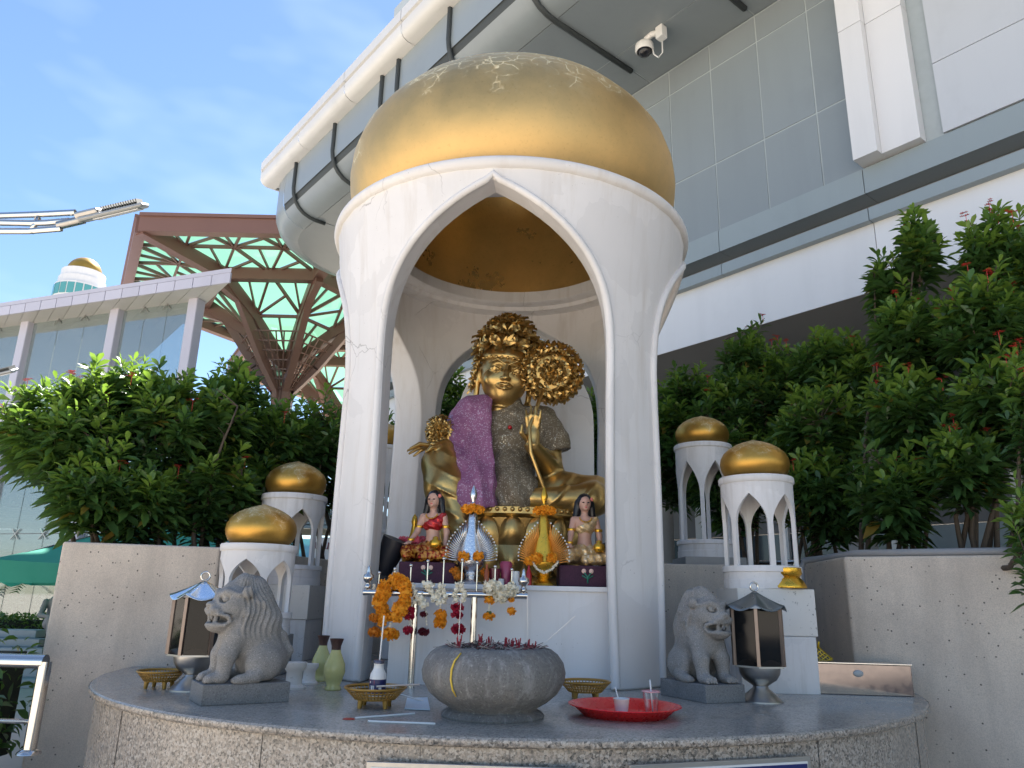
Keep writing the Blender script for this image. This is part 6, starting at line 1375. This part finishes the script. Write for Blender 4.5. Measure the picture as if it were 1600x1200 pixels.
# ================================================================== flowering shrubs in the planters
FLR = simple('red_petal', (.62, .05, .05), .6, 0, .2, 40); BARK = simple('shrub_bark', (.10, .075, .055), .9, 0, .3, 20, .4, 60)
def shrub(base, blobs, nst, dens, label, seed, flowers=3, leaf=.21, group='flowering shrubs in the planters'):
    """blobs: crown masses (x, y, z, rx, ry, rz) in world metres"""
    rr_ = np.random.default_rng(seed); py_r = random.Random(seed); base = Vector(base)
    t = thing('flowering_shrub', label, 'shrub', base, 0, group); b0 = np.array(base)
    stems = []; wood = MB()
    for i in range(nst):
        bl = blobs[i % len(blobs)]; top = np.array(bl[:3]) + rr_.normal(0, .35, 3) * np.array(bl[3:]) - b0; st0 = np.array([rr_.normal(0, .16), rr_.normal(0, .10), 0])
        mid = st0 * 1.5 + (top - st0) * .5 + np.array([rr_.normal(0, .1), rr_.normal(0, .1), .12]); pts = [(1 - u) ** 2 * st0 + 2 * u * (1 - u) * mid + u * u * top for u in np.linspace(0, 1, 8)]
        pts = [p_ + rr_.normal(0, .012, 3) for p_ in pts]; wood.tube([Vector(p_) for p_ in pts], [float(q) for q in np.linspace(.026, .009, 8)], 6); stems += pts[2:]
    stems = np.array(stems); P = []; D = []; L = []; MI = []; FL = []
    for bl in blobs:
        c = np.array(bl[:3]) - b0; r = np.array(bl[3:]); n = int(.82 * dens * (r[0] * r[1] * r[2]) ** (2 / 3) * 4)
        for i in range(n):
            v = rr_.normal(0, 1, 3); v /= np.linalg.norm(v); rad = rr_.uniform(.35, 1.0) ** .45 * (1 + .16 * math.sin(v[0] * 7 + seed) * math.cos(v[2] * 6)); tip = c + v * r * rad
            if v[2] > .55 and rr_.random() < .35: tip[2] += rr_.uniform(.05, .24)
            near = stems[np.argmin(((stems - tip) ** 2).sum(1) + (stems[:, 2] > tip[2]) * .5)]; ax_ = tip - near; ax_[2] += .30; ax_ /= np.linalg.norm(ax_) + 1e-6; ax_ = ax_ * .5 + np.array([0, 0, .75]) + v * .35; ax_ /= np.linalg.norm(ax_)
            if rr_.random() < .5: wood.tube([Vector(near), Vector((near + tip) / 2 + rr_.normal(0, .03, 3)), Vector(tip)], [.007, .006, .004], 4, caps=False)
            young_lit = v[2] * rad > .15 and rr_.random() < .7 or rr_.random() < .08; m = rr_.integers(13, 20); side = np.cross(ax_, [0.3, .1, 1.]); side /= np.linalg.norm(side); s2 = np.cross(ax_, side)
            for q in range(m):
                f = q / m; a = q * 2.4 + i; pos = tip - ax_ * (.30 * (1 - f)); tilt = 1.5 - 1.15 * f ** 1.5; d = ax_ * math.cos(tilt) + (side * math.cos(a) + s2 * math.sin(a)) * math.sin(tilt)
                P.append(pos); D.append(d); L.append(leaf * (1.15 - .45 * f) * rr_.uniform(.6, 1.25)); MI.append(3 if f < .3 and rr_.random() < .035 else 2 if young_lit and f > .42 else (1 if (v[2] > -.05 and rr_.random() < .6) else 0))  # greens lighten towards the crown top: new shoots plus daylight put into colour
            if v[2] > .25 and rr_.random() < flowers * .012: FL.append(tip + ax_ * .10)
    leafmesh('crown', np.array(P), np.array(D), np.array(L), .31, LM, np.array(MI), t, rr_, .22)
    wood.build('stems', BARK, t, smooth=True)
    if FL:
        m_ = MB()
        for f in FL:
            f = Vector(f); m_.tube([f - Vector((0, 0, .12)), f], .003, 4, caps=False)
            for k in range(6):
                q = f + Vector((py_r.gauss(0, .022), py_r.gauss(0, .022), py_r.gauss(.005, .01)))
                for w in range(5):
                    a = w * 1.257; d1 = Vector((math.cos(a), math.sin(a), .25)) * .018; d2 = Vector((math.cos(a + .9), math.sin(a + .9), .25)) * .018; m_.add([q, q + d1, q + (d1 + d2) * .75, q + d2], [(0, 1, 2, 3)])
        stuff(m_.build('red_flowers', FLR, t))
    return t
def B(px, py, y, rx, ry, rz): p = aty(px, py, y); return (p.x, p.y, p.z, rx, ry, rz)
def base(px, y): p = aty(px, 870, y); return (p.x, y, PTOP - .15)
shrub(base(175, 7.6), [B(120, 674, 7.5, .48, .4, .42), B(60, 664, 7.6, .40, .4, .33), B(150, 754, 7.3, .42, .35, .32), B(140, 614, 7.7, .30, .3, .25)], 8, 190, 'spreading glossy shrub leaning out over the parasol side of the planter', 1, 5)
shrub(base(245, 7.7), [B(250, 664, 7.8, .46, .42, .48), B(225, 774, 7.5, .40, .35, .30), B(200, 604, 7.9, .28, .3, .22), B(260, 614, 8.0, .3, .3, .25)], 9, 190, 'dense glossy shrub above the blank planter face behind the lantern with the sky-tinted roof', 2, 4)
shrub(base(330, 8.1), [B(340, 654, 8.2, .5, .45, .42), B(330, 754, 8.0, .46, .4, .36), B(370, 614, 8.4, .32, .3, .24)], 9, 190, 'dense glossy shrub rising behind the squat gold-domed tower', 3, 2)
shrub(base(430, 8.9), [B(430, 684, 9.0, .55, .45, .40), B(410, 774, 8.7, .45, .4, .36), B(500, 674, 9.3, .42, .4, .38)], 8, 180, 'dark glossy shrub between the squat tower and the pavilion', 4, 2)
shrub(base(520, 10.0), [B(505, 720, 10.0, .5, .4, .55), B(585, 700, 10.6, .45, .4, .6), B(690, 640, 11.3, .5, .4, .55)], 8, 150, 'glossy shrub seen through the pavilion side arch', 5, 1)
shrub(base(800, 11.2), [B(760, 720, 11.2, .8, .4, .7), B(880, 720, 11.2, .7, .4, .7)], 9, 120, 'leafy shrub peeking past the backrest slab behind the golden statue', 6, 1)
shrub(base(960, 10.4), [B(950, 680, 10.8, .45, .4, .75), B(1050, 700, 10.4, .55, .4, .7), B(1070, 610, 10.6, .4, .3, .35)], 8, 160, 'glossy shrub showing between the pavilion column and the slender tower', 7, 2)
shrub(base(1165, 9.6), [B(1150, 640, 9.8, .6, .4, .6), B(1165, 550, 10.0, .36, .3, .36), B(1225, 600, 9.7, .46, .4, .55), B(1140, 740, 9.5, .6, .4, .55), B(1230, 720, 9.3, .5, .4, .5)], 9, 180, 'pointed glossy shrub rising behind the two gold-domed towers by the lantern', 8, 3)
shrub(base(1275, 8.6), [B(1300, 560, 9.0, .46, .4, .38), B(1290, 660, 8.5, .5, .42, .45), B(1300, 760, 8.2, .55, .4, .42), B(1350, 600, 8.7, .45, .4, .5)], 9, 190, 'broad glossy shrub beside the marble block tower', 9, 5)
shrub(base(1400, 7.5), [B(1435, 380, 7.7, .22, .25, .34), B(1385, 430, 7.9, .20, .22, .30), B(1430, 520, 7.6, .42, .38, .42), B(1420, 640, 7.3, .42, .38, .42), B(1400, 760, 7.0, .40, .35, .28)], 9, 215, 'tall glossy shrub with upright leafy spires above the steel box', 10, 8)
shrub(base(1530, 6.8), [B(1560, 390, 7.2, .40, .35, .34), B(1540, 500, 6.9, .45, .4, .42), B(1560, 620, 6.6, .42, .38, .38), B(1500, 710, 6.5, .32, .3, .24), B(1640, 450, 7.0, .4, .4, .6)], 10, 215, 'tall glossy shrub bearing red flower heads over the planter end', 11, 14)
shrub(base(1590, 6.0), [B(1620, 640, 6.0, .3, .3, .4), B(1610, 800, 5.6, .17, .2, .22), B(1600, 870, 5.35, .085, .1, .10)], 5, 150, 'shrub branch with broad leaves hanging over the planter lip', 12, 3, .15)
# tangle behind the railing
leafbox('low_planting', 'twiggy low plants growing behind the steel railing', 'plant', (-6.6, kp.y + .35, .3), (-4.0, kp.y + 1.4, 1.2), 1500, .12, LM[:2], 9, None, .2)

# small shop sign glimpsed between tower and column
p = aty(503, 858, 14.0); t = thing('shop_sign', 'small white sign with dark red lettering between the tower and the pavilion column', 'sign', (p.x, 14.0, 0))
m_ = MB(); m_.box((0, 0, p.z), (.30, .04, .42)); m_.build('board', M['wplastic'], t)
m_ = MB()
for x in (-.09, 0, .09): m_.tube([(x - .03, -.03, p.z + .12), (x - .03, -.03, p.z + .02), (x + .02, -.03, p.z + .0), (x + .03, -.03, p.z + .12)], .010, 5)
m_.tube([(-.05, -.03, p.z - .06), (.05, -.03, p.z - .06), (.05, -.03, p.z - .13)], .010, 5)
m_.build('lettering', simple('dark_red_print', (.25, .02, .03), .5), t)
for x in (-.12, .12): m_ = MB(); m_.tube([(x, .03, 0), (x, .03, p.z - .1)], .015, 8); m_.build('post', M['steel_dull'], t)
